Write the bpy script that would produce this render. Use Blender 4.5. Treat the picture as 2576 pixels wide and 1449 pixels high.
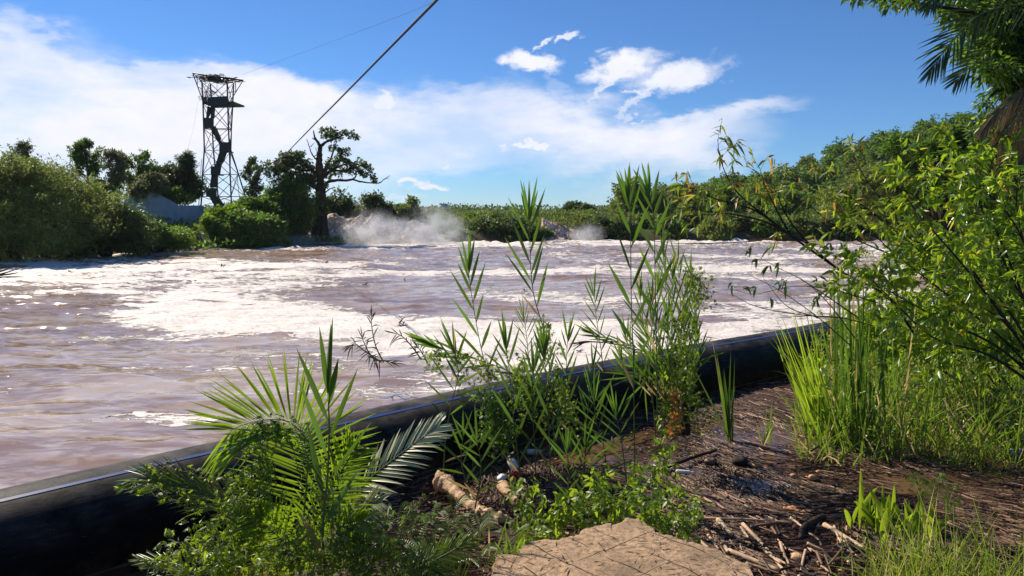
import bpy, math, random
import numpy as np
from math import radians, sin, cos, pi
for o in list(bpy.data.objects): bpy.data.objects.remove(o)
SC = bpy.context.scene
COL = SC.collection
R = np.random.default_rng(7)
rnd = random.Random(11)

# ------------------------------------------------------------------ camera
PITCH = radians(5.6); F = 1910.0; EYE = np.array([0.0, 0.0, 2.5])
cam = bpy.data.cameras.new('camera'); camo = bpy.data.objects.new('camera', cam); COL.objects.link(camo)
camo.location = EYE; camo.rotation_euler = (pi/2 - PITCH, 0, 0)
cam.sensor_width = 36; cam.lens = 36*F/2576; cam.clip_start = 0.05; cam.clip_end = 20000
SC.camera = camo
# ------------------------------------------------------------------ light
SUN_EL = radians(38); SUN_AZ = radians(-46)          # azimuth from +Y, negative = left
sl = bpy.data.lights.new('sun', 'SUN'); so = bpy.data.objects.new('sun', sl); COL.objects.link(so)
sl.energy = 5.0; sl.angle = radians(0.5); sl.color = (1, 0.90, 0.75)
so.rotation_euler = (pi/2 - SUN_EL, 0, pi - SUN_AZ)
so.location = (-20, 20, 40)
SC.view_settings.view_transform = 'Standard'; SC.view_settings.look = 'None'
SC.view_settings.exposure = 0.34; SC.view_settings.gamma = 1
SC.cycles.max_bounces = 8; SC.cycles.transparent_max_bounces = 16; SC.cycles.volume_bounces = 1
SC.cycles.transmission_bounces = 6; SC.cycles.diffuse_bounces = 3; SC.cycles.glossy_bounces = 3
SC.cycles.sample_clamp_indirect = 6
SC.cycles.use_denoising = True

def pdir(px, py):
    u = (px-1288)/F; v = (724.5-py)/F
    return np.array([u, cos(PITCH)+v*sin(PITCH), v*cos(PITCH)-sin(PITCH)])
def at(px, py, Y):                                   # world point seen at a photo position, Y metres ahead
    d = pdir(px, py); return EYE + d*(Y/d[1])
def gz(px, py, z=0.0):                               # world point at height z
    d = pdir(px, py); return EYE + d*((z-EYE[2])/d[2])

# ------------------------------------------------------------------ sky: nishita + clouds laid out by azimuth / elevation
W = bpy.data.worlds.new('World'); SC.world = W; W.use_nodes = True
nt = W.node_tree; nt.nodes.clear(); N = nt.nodes; L = nt.links
def nn(t, **k):
    n = N.new(t)
    for a, b in k.items(): setattr(n, a, b)
    return n
def math_(op, a, b=None, c=None, clamp=False):
    n = nn('ShaderNodeMath', operation=op, use_clamp=clamp)
    for i, v in enumerate((a, b, c)):
        if v is None: continue
        if isinstance(v, (int, float)): n.inputs[i].default_value = v
        else: L.new(v, n.inputs[i])
    return n.outputs[0]
tc = nn('ShaderNodeTexCoord'); sx = nn('ShaderNodeSeparateXYZ'); L.new(tc.outputs['Generated'], sx.inputs[0])
az = math_('ARCTAN2', sx.outputs[0], sx.outputs[1]); el = math_('ARCSINE', sx.outputs[2])
cb = nn('ShaderNodeCombineXYZ'); L.new(az, cb.inputs[0]); L.new(el, cb.inputs[1])
def noise_vec(scale, detail, stretch, amp, rough=0.55):
    m = nn('ShaderNodeMapping'); m.inputs['Scale'].default_value = stretch; L.new(cb.outputs[0], m.inputs[0])
    m.inputs['Location'].default_value = (3.1, 1.7, 0.3)
    n = nn('ShaderNodeTexNoise'); n.inputs['Scale'].default_value = scale; n.inputs['Detail'].default_value = detail
    n.inputs['Roughness'].default_value = rough; L.new(m.outputs[0], n.inputs['Vector'])
    s = nn('ShaderNodeVectorMath', operation='SUBTRACT'); L.new(n.outputs['Color'], s.inputs[0]); s.inputs[1].default_value = (.5, .5, .5)
    s2 = nn('ShaderNodeVectorMath', operation='MULTIPLY'); L.new(s.outputs[0], s2.inputs[0]); s2.inputs[1].default_value = (amp*1.6, amp, 0)
    a = nn('ShaderNodeVectorMath', operation='ADD'); L.new(cb.outputs[0], a.inputs[0]); L.new(s2.outputs[0], a.inputs[1])
    return a.outputs[0], n.outputs['Fac']
wv, wf = noise_vec(4.5, 8, (1, 2.6, 1), 0.15, .62)
pv, pf = noise_vec(30, 5, (1, 1.6, 1), 0.05, 0.6)
def azel(px, py):
    d = pdir(px, py); d = d/np.linalg.norm(d)
    return math.atan2(d[0], d[1]), math.asin(d[2])
def blobs(lst, vec, soft):
    acc = None
    for (x, y, rx, ry, rot, st) in lst:
        a, e = azel(x, y); k = 1/(1+((x-1288)/F)**2)
        m = nn('ShaderNodeMapping', vector_type='TEXTURE'); L.new(vec, m.inputs[0])
        m.inputs['Location'].default_value = (a, e, 0); m.inputs['Rotation'].default_value = (0, 0, radians(-rot))
        m.inputs['Scale'].default_value = (rx/F*k, ry/F, 1)
        ln = nn('ShaderNodeVectorMath', operation='LENGTH'); L.new(m.outputs[0], ln.inputs[0])
        r = nn('ShaderNodeMapRange', interpolation_type='SMOOTHSTEP'); L.new(ln.outputs['Value'], r.inputs[0])
        r.inputs[1].default_value = 1+soft; r.inputs[2].default_value = 1-soft; r.inputs[3].default_value = 0; r.inputs[4].default_value = st
        if acc is None: acc = r.outputs[0]
        else: acc = math_('SUBTRACT', 1.0, math_('MULTIPLY', math_('SUBTRACT', 1.0, acc), math_('SUBTRACT', 1.0, r.outputs[0])))
    return acc
veil = blobs([(120, 285, 380, 145, 6, .95), (20, 170, 130, 95, 35, .6), (110, 90, 110, 26, 38, .5), (500, 172, 170, 20, 4, .6),
    (480, 310, 420, 120, 2, .93), (780, 320, 330, 95, 10, .9), (820, 240, 150, 30, 20, .6), (1080, 300, 230, 75, 0, .8),
    (1350, 345, 330, 66, 5, .85), (1620, 368, 270, 42, -3, .8), (1800, 312, 170, 26, -9, .8), (1640, 415, 170, 34, -20, .6),
    (1150, 395, 400, 60, 0, .5), (80, 430, 420, 110, 0, .7), (560, 450, 380, 80, 0, .55),
    (-500, 250, 500, 220, 0, .8), (1170, 232, 60, 20, -20, .3), (1400, 262, 60, 20, 60, .25)], wv, .5)
puff = blobs([(1335, 158, 62, 20, 4, 1), (1366, 106, 26, 9, -28, .8), (1430, 99, 26, 9, -20, .8), (1560, 172, 88, 28, -16, 1), (1515, 225, 58, 13, -48, .7),
    (1705, 190, 100, 30, -10, .95), (1610, 250, 90, 12, -38, .6), (1332, 364, 54, 12, -3, .95), (968, 260, 50, 22, 5, .9), (1020, 460, 24, 8, -10, .9),
    (1080, 468, 48, 8, 5, .9), (2115, 392, 34, 16, -5, .9), (440, 348, 60, 17, -8, .75), (60, 320, 150, 20, 4, .7), (1132, 415, 18, 4, 0, .7), (1022, 417, 16, 4, 0, .6),
    (1600, 238, 18, 5, 0, .6), (1600, 296, 18, 5, 0, .6), (1832, 365, 16, 7, 0, .5), (1520, 130, 20, 7, -20, .35), (1000, 500, 60, 8, 0, .4)], pv, .5)
tex = nn('ShaderNodeMapRange'); L.new(wf, tex.inputs[0]); tex.inputs[1].default_value = .34; tex.inputs[2].default_value = .62
tex.inputs[3].default_value = .5; tex.inputs[4].default_value = 1.12
veil = math_('MULTIPLY', veil, tex.outputs[0], clamp=True)
veil = math_('MAXIMUM', veil, puff)
sky = nn('ShaderNodeTexSky', sky_type='NISHITA'); sky.sun_disc = False
sky.sun_elevation = SUN_EL; sky.sun_rotation = SUN_AZ; sky.air_density = 1.0; sky.dust_density = 0.05; sky.ozone_density = 4.0; sky.altitude = 1200
hs = nn('ShaderNodeMix', data_type='RGBA', blend_type='MULTIPLY'); hs.inputs[0].default_value = 1; L.new(sky.outputs[0], hs.inputs[6]); hs.inputs[7].default_value = (.48, .76, 1.06, 1)
b1 = nn('ShaderNodeBackground'); L.new(hs.outputs[2], b1.inputs[0]); b1.inputs[1].default_value = 0.085
shade = nn('ShaderNodeMix', data_type='RGBA'); L.new(pf, shade.inputs[0]); shade.inputs[6].default_value = (.70, .73, .84, 1); shade.inputs[7].default_value = (.86, .85, .90, 1)
b2 = nn('ShaderNodeBackground'); L.new(shade.outputs[2], b2.inputs[0]); b2.inputs[1].default_value = 0.95
mx = nn('ShaderNodeMixShader'); L.new(veil, mx.inputs[0]); L.new(b1.outputs[0], mx.inputs[1]); L.new(b2.outputs[0], mx.inputs[2])
wo = nn('ShaderNodeOutputWorld'); L.new(mx.outputs[0], wo.inputs[0])

# ------------------------------------------------------------------ material helpers
MATS = {}
class G:                                             # small node-graph helper
    def __init__(s, name):
        s.m = bpy.data.materials.new(name); s.m.use_nodes = True; s.t = s.m.node_tree; s.t.nodes.clear()
        s.out = s.n('ShaderNodeOutputMaterial')
    def n(s, t, **k):
        x = s.t.nodes.new(t)
        for a, b in k.items(): setattr(x, a, b)
        return x
    def l(s, a, b): s.t.links.new(a, b)
    def put(s, sock, v):
        if v is None: return
        if hasattr(v, 'is_linked') or hasattr(v, 'links'): s.l(v, sock)
        else: sock.default_value = (tuple(v)+(1,)) if (isinstance(v, tuple) and len(v) == 3 and sock.type == 'RGBA') else v
    def noise(s, scale, detail=4, rough=.55, stretch=None, coord='Object', dist=0, rot=None):
        c = s.n('ShaderNodeTexCoord').outputs[coord]
        if stretch or rot:
            mp = s.n('ShaderNodeMapping'); s.l(c, mp.inputs[0])
            if stretch: mp.inputs['Scale'].default_value = stretch
            if rot: mp.inputs['Rotation'].default_value = rot
            c = mp.outputs[0]
        x = s.n('ShaderNodeTexNoise'); x.inputs['Scale'].default_value = scale; x.inputs['Detail'].default_value = detail
        x.inputs['Roughness'].default_value = rough; x.inputs['Distortion'].default_value = dist; s.l(c, x.inputs['Vector'])
        return x.outputs['Fac']
    def ramp(s, f, stops):
        r = s.n('ShaderNodeValToRGB'); s.l(f, r.inputs[0]); e = r.color_ramp.elements
        while len(e) < len(stops): e.new(0.5)
        for i, (p, c) in enumerate(stops): e[i].position = p; e[i].color = tuple(c)+(1,) if len(c) == 3 else c
        return r.outputs[0]
    def mr(s, f, a, b, c=0., d=1., smooth=False):
        r = s.n('ShaderNodeMapRange'); s.put(r.inputs[0], f)
        if smooth: r.interpolation_type = 'SMOOTHSTEP'
        for i, v in enumerate((a, b, c, d)): s.put(r.inputs[i+1], v)
        return r.outputs[0]
    def math(s, op, a, b=0.):
        x = s.n('ShaderNodeMath', operation=op); s.put(x.inputs[0], a); s.put(x.inputs[1], b); return x.outputs[0]
    def mix(s, f, a, b, mode='MIX'):
        x = s.n('ShaderNodeMix', data_type='RGBA', blend_type=mode); s.put(x.inputs[0], f); s.put(x.inputs[6], a); s.put(x.inputs[7], b); return x.outputs[2]
    def attr(s, name): return s.n('ShaderNodeAttribute', attribute_name=name)
    def bump(s, h, strength=.3, dist=.02, nrm=None):
        b = s.n('ShaderNodeBump'); s.l(h, b.inputs['Height']); b.inputs['Strength'].default_value = strength; b.inputs['Distance'].default_value = dist
        if nrm is not None: s.l(nrm, b.inputs['Normal'])
        return b.outputs[0]
    def bsdf(s, col, rough=.6, spec=.5, metal=0., nrm=None, **k):
        b = s.n('ShaderNodeBsdfPrincipled'); s.put(b.inputs['Base Color'], col); s.put(b.inputs['Roughness'], rough)
        s.put(b.inputs['Specular IOR Level'], spec); s.put(b.inputs['Metallic'], metal)
        if nrm is not None: s.l(nrm, b.inputs['Normal'])
        for a, v in k.items(): s.put(b.inputs[a], v)
        return b.outputs[0]
    def done(s, sh): s.l(sh, s.out.inputs[0]); MATS[s.m.name] = s.m; return s.m

def leaf_mat(name, col, trans, tr=.45, rough=.45, spec=.4, var=.35, alt=None, patch=1.2, altamt=.25):
    g = G(name)
    isl = g.n('ShaderNodeNewGeometry').outputs['Random Per Island']
    v = g.mr(isl, 0, 1, 1-var, 1+var)
    nz = g.noise(patch, 2); v2 = g.mr(nz, .3, .7, .78, 1.22)
    vv = g.math('MULTIPLY', v, v2)
    def tint(c):
        base = g.mix(g.math('GREATER_THAN', g.math('FRACT', g.math('MULTIPLY', isl, 37.7)), 1-altamt), tuple(c), tuple(alt)) if alt else tuple(c)
        sc = g.n('ShaderNodeVectorMath', operation='SCALE')
        if isinstance(base, tuple): sc.inputs[0].default_value = base
        else: g.l(base, sc.inputs[0])
        g.l(vv, sc.inputs['Scale']); return sc.outputs[0]
    a = g.bsdf(tint(col), rough, spec)
    t = g.n('ShaderNodeBsdfTranslucent')
    alt0 = alt; alt = tuple(min(1, x*2.0) for x in alt0) if alt0 else None
    g.l(tint(trans), t.inputs[0])
    m = g.n('ShaderNodeMixShader'); m.inputs[0].default_value = tr; g.l(a, m.inputs[1]); g.l(t.outputs[0], m.inputs[2])
    return g.done(m.outputs[0])
def plain(name, col, rough=.6, spec=.4, metal=0., nscale=None, amt=.25, bump=0, bdist=.01, stretch=None):
    g = G(name); nz = g.noise(nscale or 6, 5, .6, stretch)
    c = g.ramp(nz, [(.25, tuple(x*(1-amt) for x in col)), (.75, tuple(min(1, x*(1+amt)) for x in col))])
    return g.done(g.bsdf(c, rough, spec, metal, g.bump(nz, bump, bdist) if bump else None))

# ------------------------------------------------------------------ mesh helpers (everything is quads in numpy)
class Mesh:
    def __init__(s): s.v = []; s.f = []; s.n = 0
    def add(s, v, f):
        v = np.asarray(v, float).reshape(-1, 3); f = np.asarray(f, int).reshape(-1, 4)
        s.v.append(v); s.f.append(f+s.n); s.n += len(v); return s
    def box(s, c, size, rz=0, ax=None):
        hx, hy, hz = [q/2 for q in size]
        v = np.array([(x, y, z) for x in (-hx, hx) for y in (-hy, hy) for z in (-hz, hz)])
        if ax is not None: v = v @ np.asarray(ax)
        else:
            cc, ss = cos(rz), sin(rz); v = np.stack([v[:, 0]*cc-v[:, 1]*ss, v[:, 0]*ss+v[:, 1]*cc, v[:, 2]], 1)
        return s.add(v+np.asarray(c), [(0, 1, 3, 2), (4, 6, 7, 5), (0, 4, 5, 1), (2, 3, 7, 6), (0, 2, 6, 4), (1, 5, 7, 3)])
    def tube(s, pts, rad, n=6, cap=True):
        P = np.asarray(pts, float); k = len(P)
        rad = np.full(k, rad, float) if np.isscalar(rad) else np.asarray(rad, float)
        T = np.gradient(P, axis=0) if k > 2 else np.repeat((P[1]-P[0])[None], k, 0)
        T /= np.linalg.norm(T, axis=1)[:, None]+1e-9
        u = np.cross(T[0], (0, 0, 1.)) if abs(T[0][2]) < .9 else np.cross(T[0], (1., 0, 0)); u /= np.linalg.norm(u)
        U = []
        for t in T:
            u = u-t*np.dot(u, t); u /= np.linalg.norm(u)+1e-9; U.append(u)
        U = np.array(U); V = np.cross(T, U); a = np.arange(n)*2*pi/n
        ring = P[:, None]+rad[:, None, None]*(U[:, None]*np.cos(a)[None, :, None]+V[:, None]*np.sin(a)[None, :, None])
        if cap:
            ring = np.concatenate([np.repeat(P[:1], n, 0)[None], ring, np.repeat(P[-1:], n, 0)[None]]); k += 2
        i = np.arange(k-1)[:, None]*n; j = np.arange(n)[None]; j2 = (j+1) % n
        f = np.stack([i+j, i+j2, i+n+j2, i+n+j], -1).reshape(-1, 4)
        return s.add(ring.reshape(-1, 3), f)
    def arrays(s): return np.concatenate(s.v), np.concatenate(s.f)
    def build(s, name, mat, parent=None, smooth=True, **tags):
        V, Fq = s.arrays(); return mk(name, V, Fq, mat, parent, smooth, **tags)

def tag(o, label=None, cat=None, group=None, kind=None):
    if label: o['label'] = label
    if cat: o['category'] = cat
    if group: o['group'] = group
    if kind: o['kind'] = kind
    return o
def mk(name, V, Fq, mat, parent=None, smooth=True, attrs=None, **tags):
    V = np.ascontiguousarray(V, np.float32).copy()
    if parent is not None:
        loc = np.array(parent.get('_o', (0, 0, 0)), np.float32); V -= loc
    me = bpy.data.meshes.new(name); nv, nf = len(V), len(Fq)
    me.vertices.add(nv); me.vertices.foreach_set('co', V.ravel())
    me.loops.add(nf*4); me.loops.foreach_set('vertex_index', np.ascontiguousarray(Fq, np.int32).ravel())
    me.polygons.add(nf); me.polygons.foreach_set('loop_start', np.arange(0, nf*4, 4, dtype=np.int32))
    me.polygons.foreach_set('use_smooth', np.full(nf, smooth))
    if attrs:
        for k, a in attrs.items():
            at_ = me.attributes.new(k, 'FLOAT', 'POINT'); at_.data.foreach_set('value', np.ascontiguousarray(a, np.float32))
    me.update(calc_edges=True); me.validate()
    me.materials.append(MATS[mat] if isinstance(mat, str) else mat)
    o = bpy.data.objects.new(name, me); COL.objects.link(o)
    if parent is not None: o.parent = parent
    return tag(o, **tags)
def thing(name, loc, label, cat, group=None, kind=None):
    o = bpy.data.objects.new(name, None); COL.objects.link(o); o.location = loc; o.empty_display_size = .2
    o['_o'] = tuple(float(x) for x in loc)
    return tag(o, label, cat, group, kind)
ALLEMPTY = lambda: [o for o in bpy.data.objects if '_o' in o]
def copy_thing(o, loc, rz=0, sc=1., label=None, name=None):
    c = o.copy(); COL.objects.link(c); c.location = loc; c.rotation_euler = (0, 0, rz)
    c.scale = (sc, sc, sc) if np.isscalar(sc) else sc
    if label: c['label'] = label
    for ch in [x for x in o.children]:
        d = ch.copy(); COL.objects.link(d); d.parent = c
        for gch in [x for x in ch.children]:
            e = gch.copy(); COL.objects.link(e); e.parent = d
    return c

def unit(a): return a/(np.linalg.norm(a, axis=-1, keepdims=True)+1e-9)
def leaves(base, d, up, Lh, Wd, fold=.0):            # one quad per leaf (far foliage)
    d = unit(d); s_ = unit(np.cross(d, up)); Lh = np.asarray(Lh).reshape(-1, 1); Wd = np.asarray(Wd).reshape(-1, 1)
    n = np.cross(s_, d)
    mid = base+d*Lh*.5+n*Lh*.08
    V = np.stack([base, mid+s_*Wd*.5, base+d*Lh, mid-s_*Wd*.5], 1)
    k = len(base); Fq = (np.arange(k)[:, None]*4+np.arange(4)[None])
    return V.reshape(-1, 3), Fq
def blades(base, d, Lh, Wd, droop, up=None, segs=4, prof='lance', fold=.25):   # curved, folded blades (near foliage)
    base = np.asarray(base, float).reshape(-1, 3); k = len(base)
    d = unit(np.asarray(d, float).reshape(-1, 3)); Lh = np.broadcast_to(np.asarray(Lh, float).reshape(-1, 1), (k, 1)); Wd = np.broadcast_to(np.asarray(Wd, float).reshape(-1, 1), (k, 1))
    droop = np.broadcast_to(np.asarray(droop, float).reshape(-1, 1), (k, 1))
    t = np.linspace(0, 1, segs+1)
    if prof == 'lance': w = np.sin(pi*np.clip(t, 0, 1)**.75)**.8; w[0] = .12; w[-1] = 0.02
    elif prof == 'ovate': w = np.sin(pi*np.clip(t, 0, 1)**.6)**.8; w[0] = .1; w[-1] = .02
    else: w = np.minimum(1, .45+2.2*t)*(1-t**2.2); w[-1] = .02
    if up is None: up = R.normal(size=(k, 3))*.4+np.array([0, 0, 1.])
    up = np.broadcast_to(up, (k, 3))
    s_ = unit(np.cross(d, up)); bad = np.linalg.norm(np.cross(d, up), axis=1) < 1e-3; s_[bad] = (1, 0, 0)
    n = np.cross(s_, d)
    C = base[:, None]+d[:, None]*(Lh[:, :, None]*t[None, :, None])
    C = C+np.array([0, 0, -1.])*(droop*Lh)[:, :, None]*(t[None, :, None]**2)
    e = s_[:, None]*(Wd*.5)[:, :, None]*w[None, :, None]; up_ = n[:, None]*(Wd*.5*fold)[:, :, None]*w[None, :, None]
    V = np.stack([C+e+up_, C, C-e+up_], 2)            # k, segs+1, 3, 3
    i = np.arange(segs)[:, None]*3; j = np.arange(2)[None]
    f1 = np.stack([i+j, i+j+1, i+j+4, i+j+3], -1).reshape(-1, 4)
    Fq = (np.arange(k)[:, None, None]*(segs+1)*3+f1[None]).reshape(-1, 4)
    return V.reshape(-1, 3), Fq
def smooth_path(pts, n=24):                          # catmull-rom
    P = np.asarray(pts, float)
    if len(P) < 3:
        t = np.linspace(0, 1, n)[:, None]; return P[0]*(1-t)+P[-1]*t
    Q = np.vstack([2*P[0]-P[1], P, 2*P[-1]-P[-2]]); out = []
    m = len(P)-1
    for u in np.linspace(0, m-1e-6, n):
        i = int(u); t = u-i; a, b, c, d = Q[i:i+4]
        out.append(.5*((2*b)+(-a+c)*t+(2*a-5*b+4*c-d)*t*t+(-a+3*b-3*c+d)*t**3))
    return np.array(out)
# numpy gradient noise
_perm = np.random.default_rng(3).permutation(1024)
def vnoise(x, y, seed=0):
    xi = np.floor(x).astype(int); yi = np.floor(y).astype(int); fx = x-xi; fy = y-yi
    def h(a, b): return _perm[(_perm[(a+seed*57) & 1023]+b) & 1023]/1023.
    u = fx*fx*(3-2*fx); v = fy*fy*(3-2*fy)
    return (h(xi, yi)*(1-u)+h(xi+1, yi)*u)*(1-v)+(h(xi, yi+1)*(1-u)+h(xi+1, yi+1)*u)*v-.5
def fbm(x, y, oct_=4, seed=0, gain=.5):
    s_ = 0; a = 1.; k = 1.
    for o in range(oct_):
        s_ = s_+a*vnoise(x*k+o*17.3, y*k+o*9.1, seed+o); a *= gain; k *= 2.03
    return s_
def seg_dist(px, py, poly, closed=False):
    P = np.asarray(poly, float); d = np.full(px.shape, 1e9)
    m = len(P) if closed else len(P)-1
    for i in range(m):
        a = P[i]; b = P[(i+1) % len(P)]; ab = b-a; t = np.clip(((px-a[0])*ab[0]+(py-a[1])*ab[1])/(ab@ab+1e-9), 0, 1)
        d = np.minimum(d, np.hypot(px-a[0]-ab[0]*t, py-a[1]-ab[1]*t))
    return d
def inside(px, py, poly):
    P = np.asarray(poly, float); r = np.zeros(px.shape, bool); j = len(P)-1
    for i in range(len(P)):
        xi, yi = P[i]; xj, yj = P[j]
        c = ((yi > py) != (yj > py)) & (px < (xj-xi)*(py-yi)/((yj-yi) if yj != yi else 1e-9)+xi)
        r ^= c; j = i
    return r
def sdist(px, py, poly): return np.where(inside(px, py, poly), -1, 1)*seg_dist(px, py, poly, True)
def sstep(a, b, x): t = np.clip((x-a)/(b-a), 0, 1); return t*t*(3-2*t)
def grid_faces(nr, nc):
    i = np.arange(nr-1)[:, None]*nc; j = np.arange(nc-1)[None]
    return np.stack([i+j, i+j+1, i+nc+j+1, i+nc+j], -1).reshape(-1, 4)
# ================================================================== materials
leaf_mat('leaf_far_olive', (.14, .18, .05), (.32, .40, .07), .38, .55, .3, .4, patch=.35)
leaf_mat('leaf_far_green', (.08, .15, .03), (.2, .36, .04), .38, .5, .3, .4, patch=.35)
leaf_mat('leaf_far_bright', (.11, .19, .03), (.26, .42, .03), .45, .5, .3, .35, patch=.4)
leaf_mat('leaf_far_dark', (.065, .10, .032), (.14, .22, .04), .35, .5, .35, .45, patch=.4)
leaf_mat('leaf_far_pale', (.14, .16, .07), (.24, .27, .10), .38, .5, .3, .35, patch=.4)
leaf_mat('leaf_hill', (.09, .165, .03), (.22, .38, .04), .35, .55, .25, .35, patch=.06)
leaf_mat('leaf_hill_olive', (.11, .145, .035), (.22, .28, .04), .35, .55, .25, .35, patch=.06)
leaf_mat('leaf_reed', (.06, .12, .022), (.15, .28, .025), .42, .38, .5, .35, alt=(.26, .19, .07), altamt=.07, patch=2)
leaf_mat('leaf_reed_pale', (.22, .28, .14), (.3, .4, .12), .35, .35, .6, .25)
leaf_mat('leaf_dead', (.26, .18, .09), (.3, .18, .06), .3, .6, .3, .35)
leaf_mat('leaf_drowned', (.028, .028, .02), (.04, .04, .02), .2, .4, .5, .4)
leaf_mat('leaf_orange', (.5, .2, .03), (.6, .24, .03), .4, .5, .3, .3)
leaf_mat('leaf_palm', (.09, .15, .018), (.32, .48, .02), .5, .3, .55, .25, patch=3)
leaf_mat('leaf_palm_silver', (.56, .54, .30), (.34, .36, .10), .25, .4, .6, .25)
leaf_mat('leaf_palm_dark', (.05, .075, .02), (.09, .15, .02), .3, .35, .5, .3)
leaf_mat('leaf_shrub', (.11, .19, .02), (.38, .55, .02), .5, .32, .55, .3, alt=(.34, .3, .02), altamt=.06, patch=1.5)
leaf_mat('leaf_willow', (.13, .18, .03), (.34, .44, .035), .45, .4, .4, .3, alt=(.4, .2, .04), altamt=.08, patch=1.5)
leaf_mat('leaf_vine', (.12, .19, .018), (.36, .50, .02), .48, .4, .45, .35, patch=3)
leaf_mat('leaf_weed', (.14, .23, .02), (.42, .58, .03), .5, .4, .45, .3, patch=3)
leaf_mat('leaf_grass', (.11, .18, .03), (.28, .42, .035), .5, .4, .45, .4, alt=(.32, .25, .12), altamt=.15, patch=1.2)
leaf_mat('leaf_grass_yellow', (.19, .25, .04), (.38, .5, .05), .45, .4, .45, .35, alt=(.4, .34, .14), altamt=.12, patch=2)
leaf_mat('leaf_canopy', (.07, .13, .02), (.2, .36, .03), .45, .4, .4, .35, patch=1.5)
plain('bark_dark', (.045, .032, .024), .85, .2, nscale=9, amt=.5, bump=.6, bdist=.05, stretch=(1, 1, .3))
plain('bark_pale', (.26, .21, .16), .8, .2, nscale=12, amt=.4, bump=.4, bdist=.02, stretch=(1, 1, .3))
plain('twig', (.12, .085, .05), .7, .3, nscale=20, amt=.4)
plain('stem_green', (.10, .14, .04), .5, .4, nscale=14, amt=.3)
plain('stick_pale', (.52, .36, .23), .65, .35, nscale=30, amt=.4, bump=.3, bdist=.003, stretch=(1, 1, 1))
plain('stick_brown', (.17, .10, .06), .55, .5, nscale=30, amt=.5, bump=.3, bdist=.003)
plain('stick_black', (.03, .02, .015), .7, .25, nscale=30, amt=.5)
plain('wood_log', (.58, .37, .20), .7, .3, nscale=7, amt=.5, bump=.8, bdist=.02, stretch=(5, 3.2, 6))
plain('tower_steel', (.035, .045, .045), .55, .5, .2, nscale=3)
plain('tower_panel', (.028, .038, .03), .6, .4, nscale=2)
plain('cable_steel', (.035, .035, .04), .7, .1, .0, nscale=40)
plain('bottle_white', (.75, .73, .68), .4, .5, nscale=12, amt=.12)
plain('bottle_green', (.42, .5, .36), .3, .5, nscale=12, amt=.15)
plain('bottle_grey', (.45, .5, .5), .3, .5, nscale=12, amt=.12)
plain('cap_red', (.35, .015, .02), .4, .5, nscale=12, amt=.15)
plain('stone_orange', (.55, .25, .11), .6, .4, nscale=25, amt=.3, bump=.3)
plain('tank_grey', (.2, .25, .28), .6, .3, nscale=1)
plain('roof_white', (.7, .72, .75), .5, .3, nscale=.2, amt=.1)
plain('far_hill', (.05, .09, .05), .9, .1, nscale=.02, amt=.4)

# wall concrete
g = G('wall_concrete'); nz = g.noise(1.3, 6, .65); fz = g.noise(5, 3, .6, (1, 1, .12))
c = g.mix(g.mr(fz, .35, .65), g.ramp(nz, [(.3, (.26, .31, .37)), (.7, (.38, .43, .49))]), (.46, .48, .50), 'MIX')
c = g.mix(.35, g.ramp(nz, [(.3, (.27, .32, .38)), (.7, (.40, .45, .50))]), c)
g.done(g.bsdf(c, .85, .2, nrm=g.bump(nz, .3, .05)))
# slab: old cast concrete with grid of cracks and stains
g = G('slab_concrete'); tcn = g.n('ShaderNodeTexCoord').outputs['Object']
nzb = g.noise(26, 8, .75); nzf = g.noise(110, 5, .7); nzl = g.noise(2.6, 5, .6)
def crackfam(rot, sc_, width, seed):
    mp = g.n('ShaderNodeMapping'); g.l(tcn, mp.inputs[0]); mp.inputs['Rotation'].default_value = (0, 0, rot); mp.inputs['Location'].default_value = (seed, seed, 0)
    w = g.n('ShaderNodeTexWave', wave_type='BANDS', bands_direction='X', wave_profile='SAW'); g.l(mp.outputs[0], w.inputs[0])
    w.inputs['Scale'].default_value = sc_; w.inputs['Distortion'].default_value = 1.6; w.inputs['Detail'].default_value = 3; w.inputs['Detail Scale'].default_value = 1.4
    d = g.math('ABSOLUTE', g.math('SUBTRACT', w.outputs['Fac'], .5)); return g.mr(d, 0, width, 1, 0)
ck = g.math('MAXIMUM', g.math('MULTIPLY', crackfam(radians(-38), 1.35, .022, .3), g.mr(g.noise(3.1, 2), .38, .5)),
            g.math('MULTIPLY', crackfam(radians(52), .9, .016, 2.2), g.mr(g.noise(2.3, 2, coord='Object'), .45, .6)))
c = g.ramp(nzb, [(.34, (.14, .085, .045)), (.48, (.44, .29, .17)), (.70, (.68, .48, .31))])
c = g.mix(g.mr(nzl, .45, .68, 0, .75), c, (.22, .15, .095))
pit = g.mr(nzf, .60, .68, 0, .7); c = g.mix(pit, c, (.10, .075, .05)); c = g.mix(ck, c, (.05, .035, .025))
h = g.math('SUBTRACT', g.math('SUBTRACT', nzb, g.math('MULTIPLY', ck, 1.2)), g.math('MULTIPLY', pit, .5))
g.done(g.bsdf(c, .9, .2, nrm=g.bump(h, .9, .012)))
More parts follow.
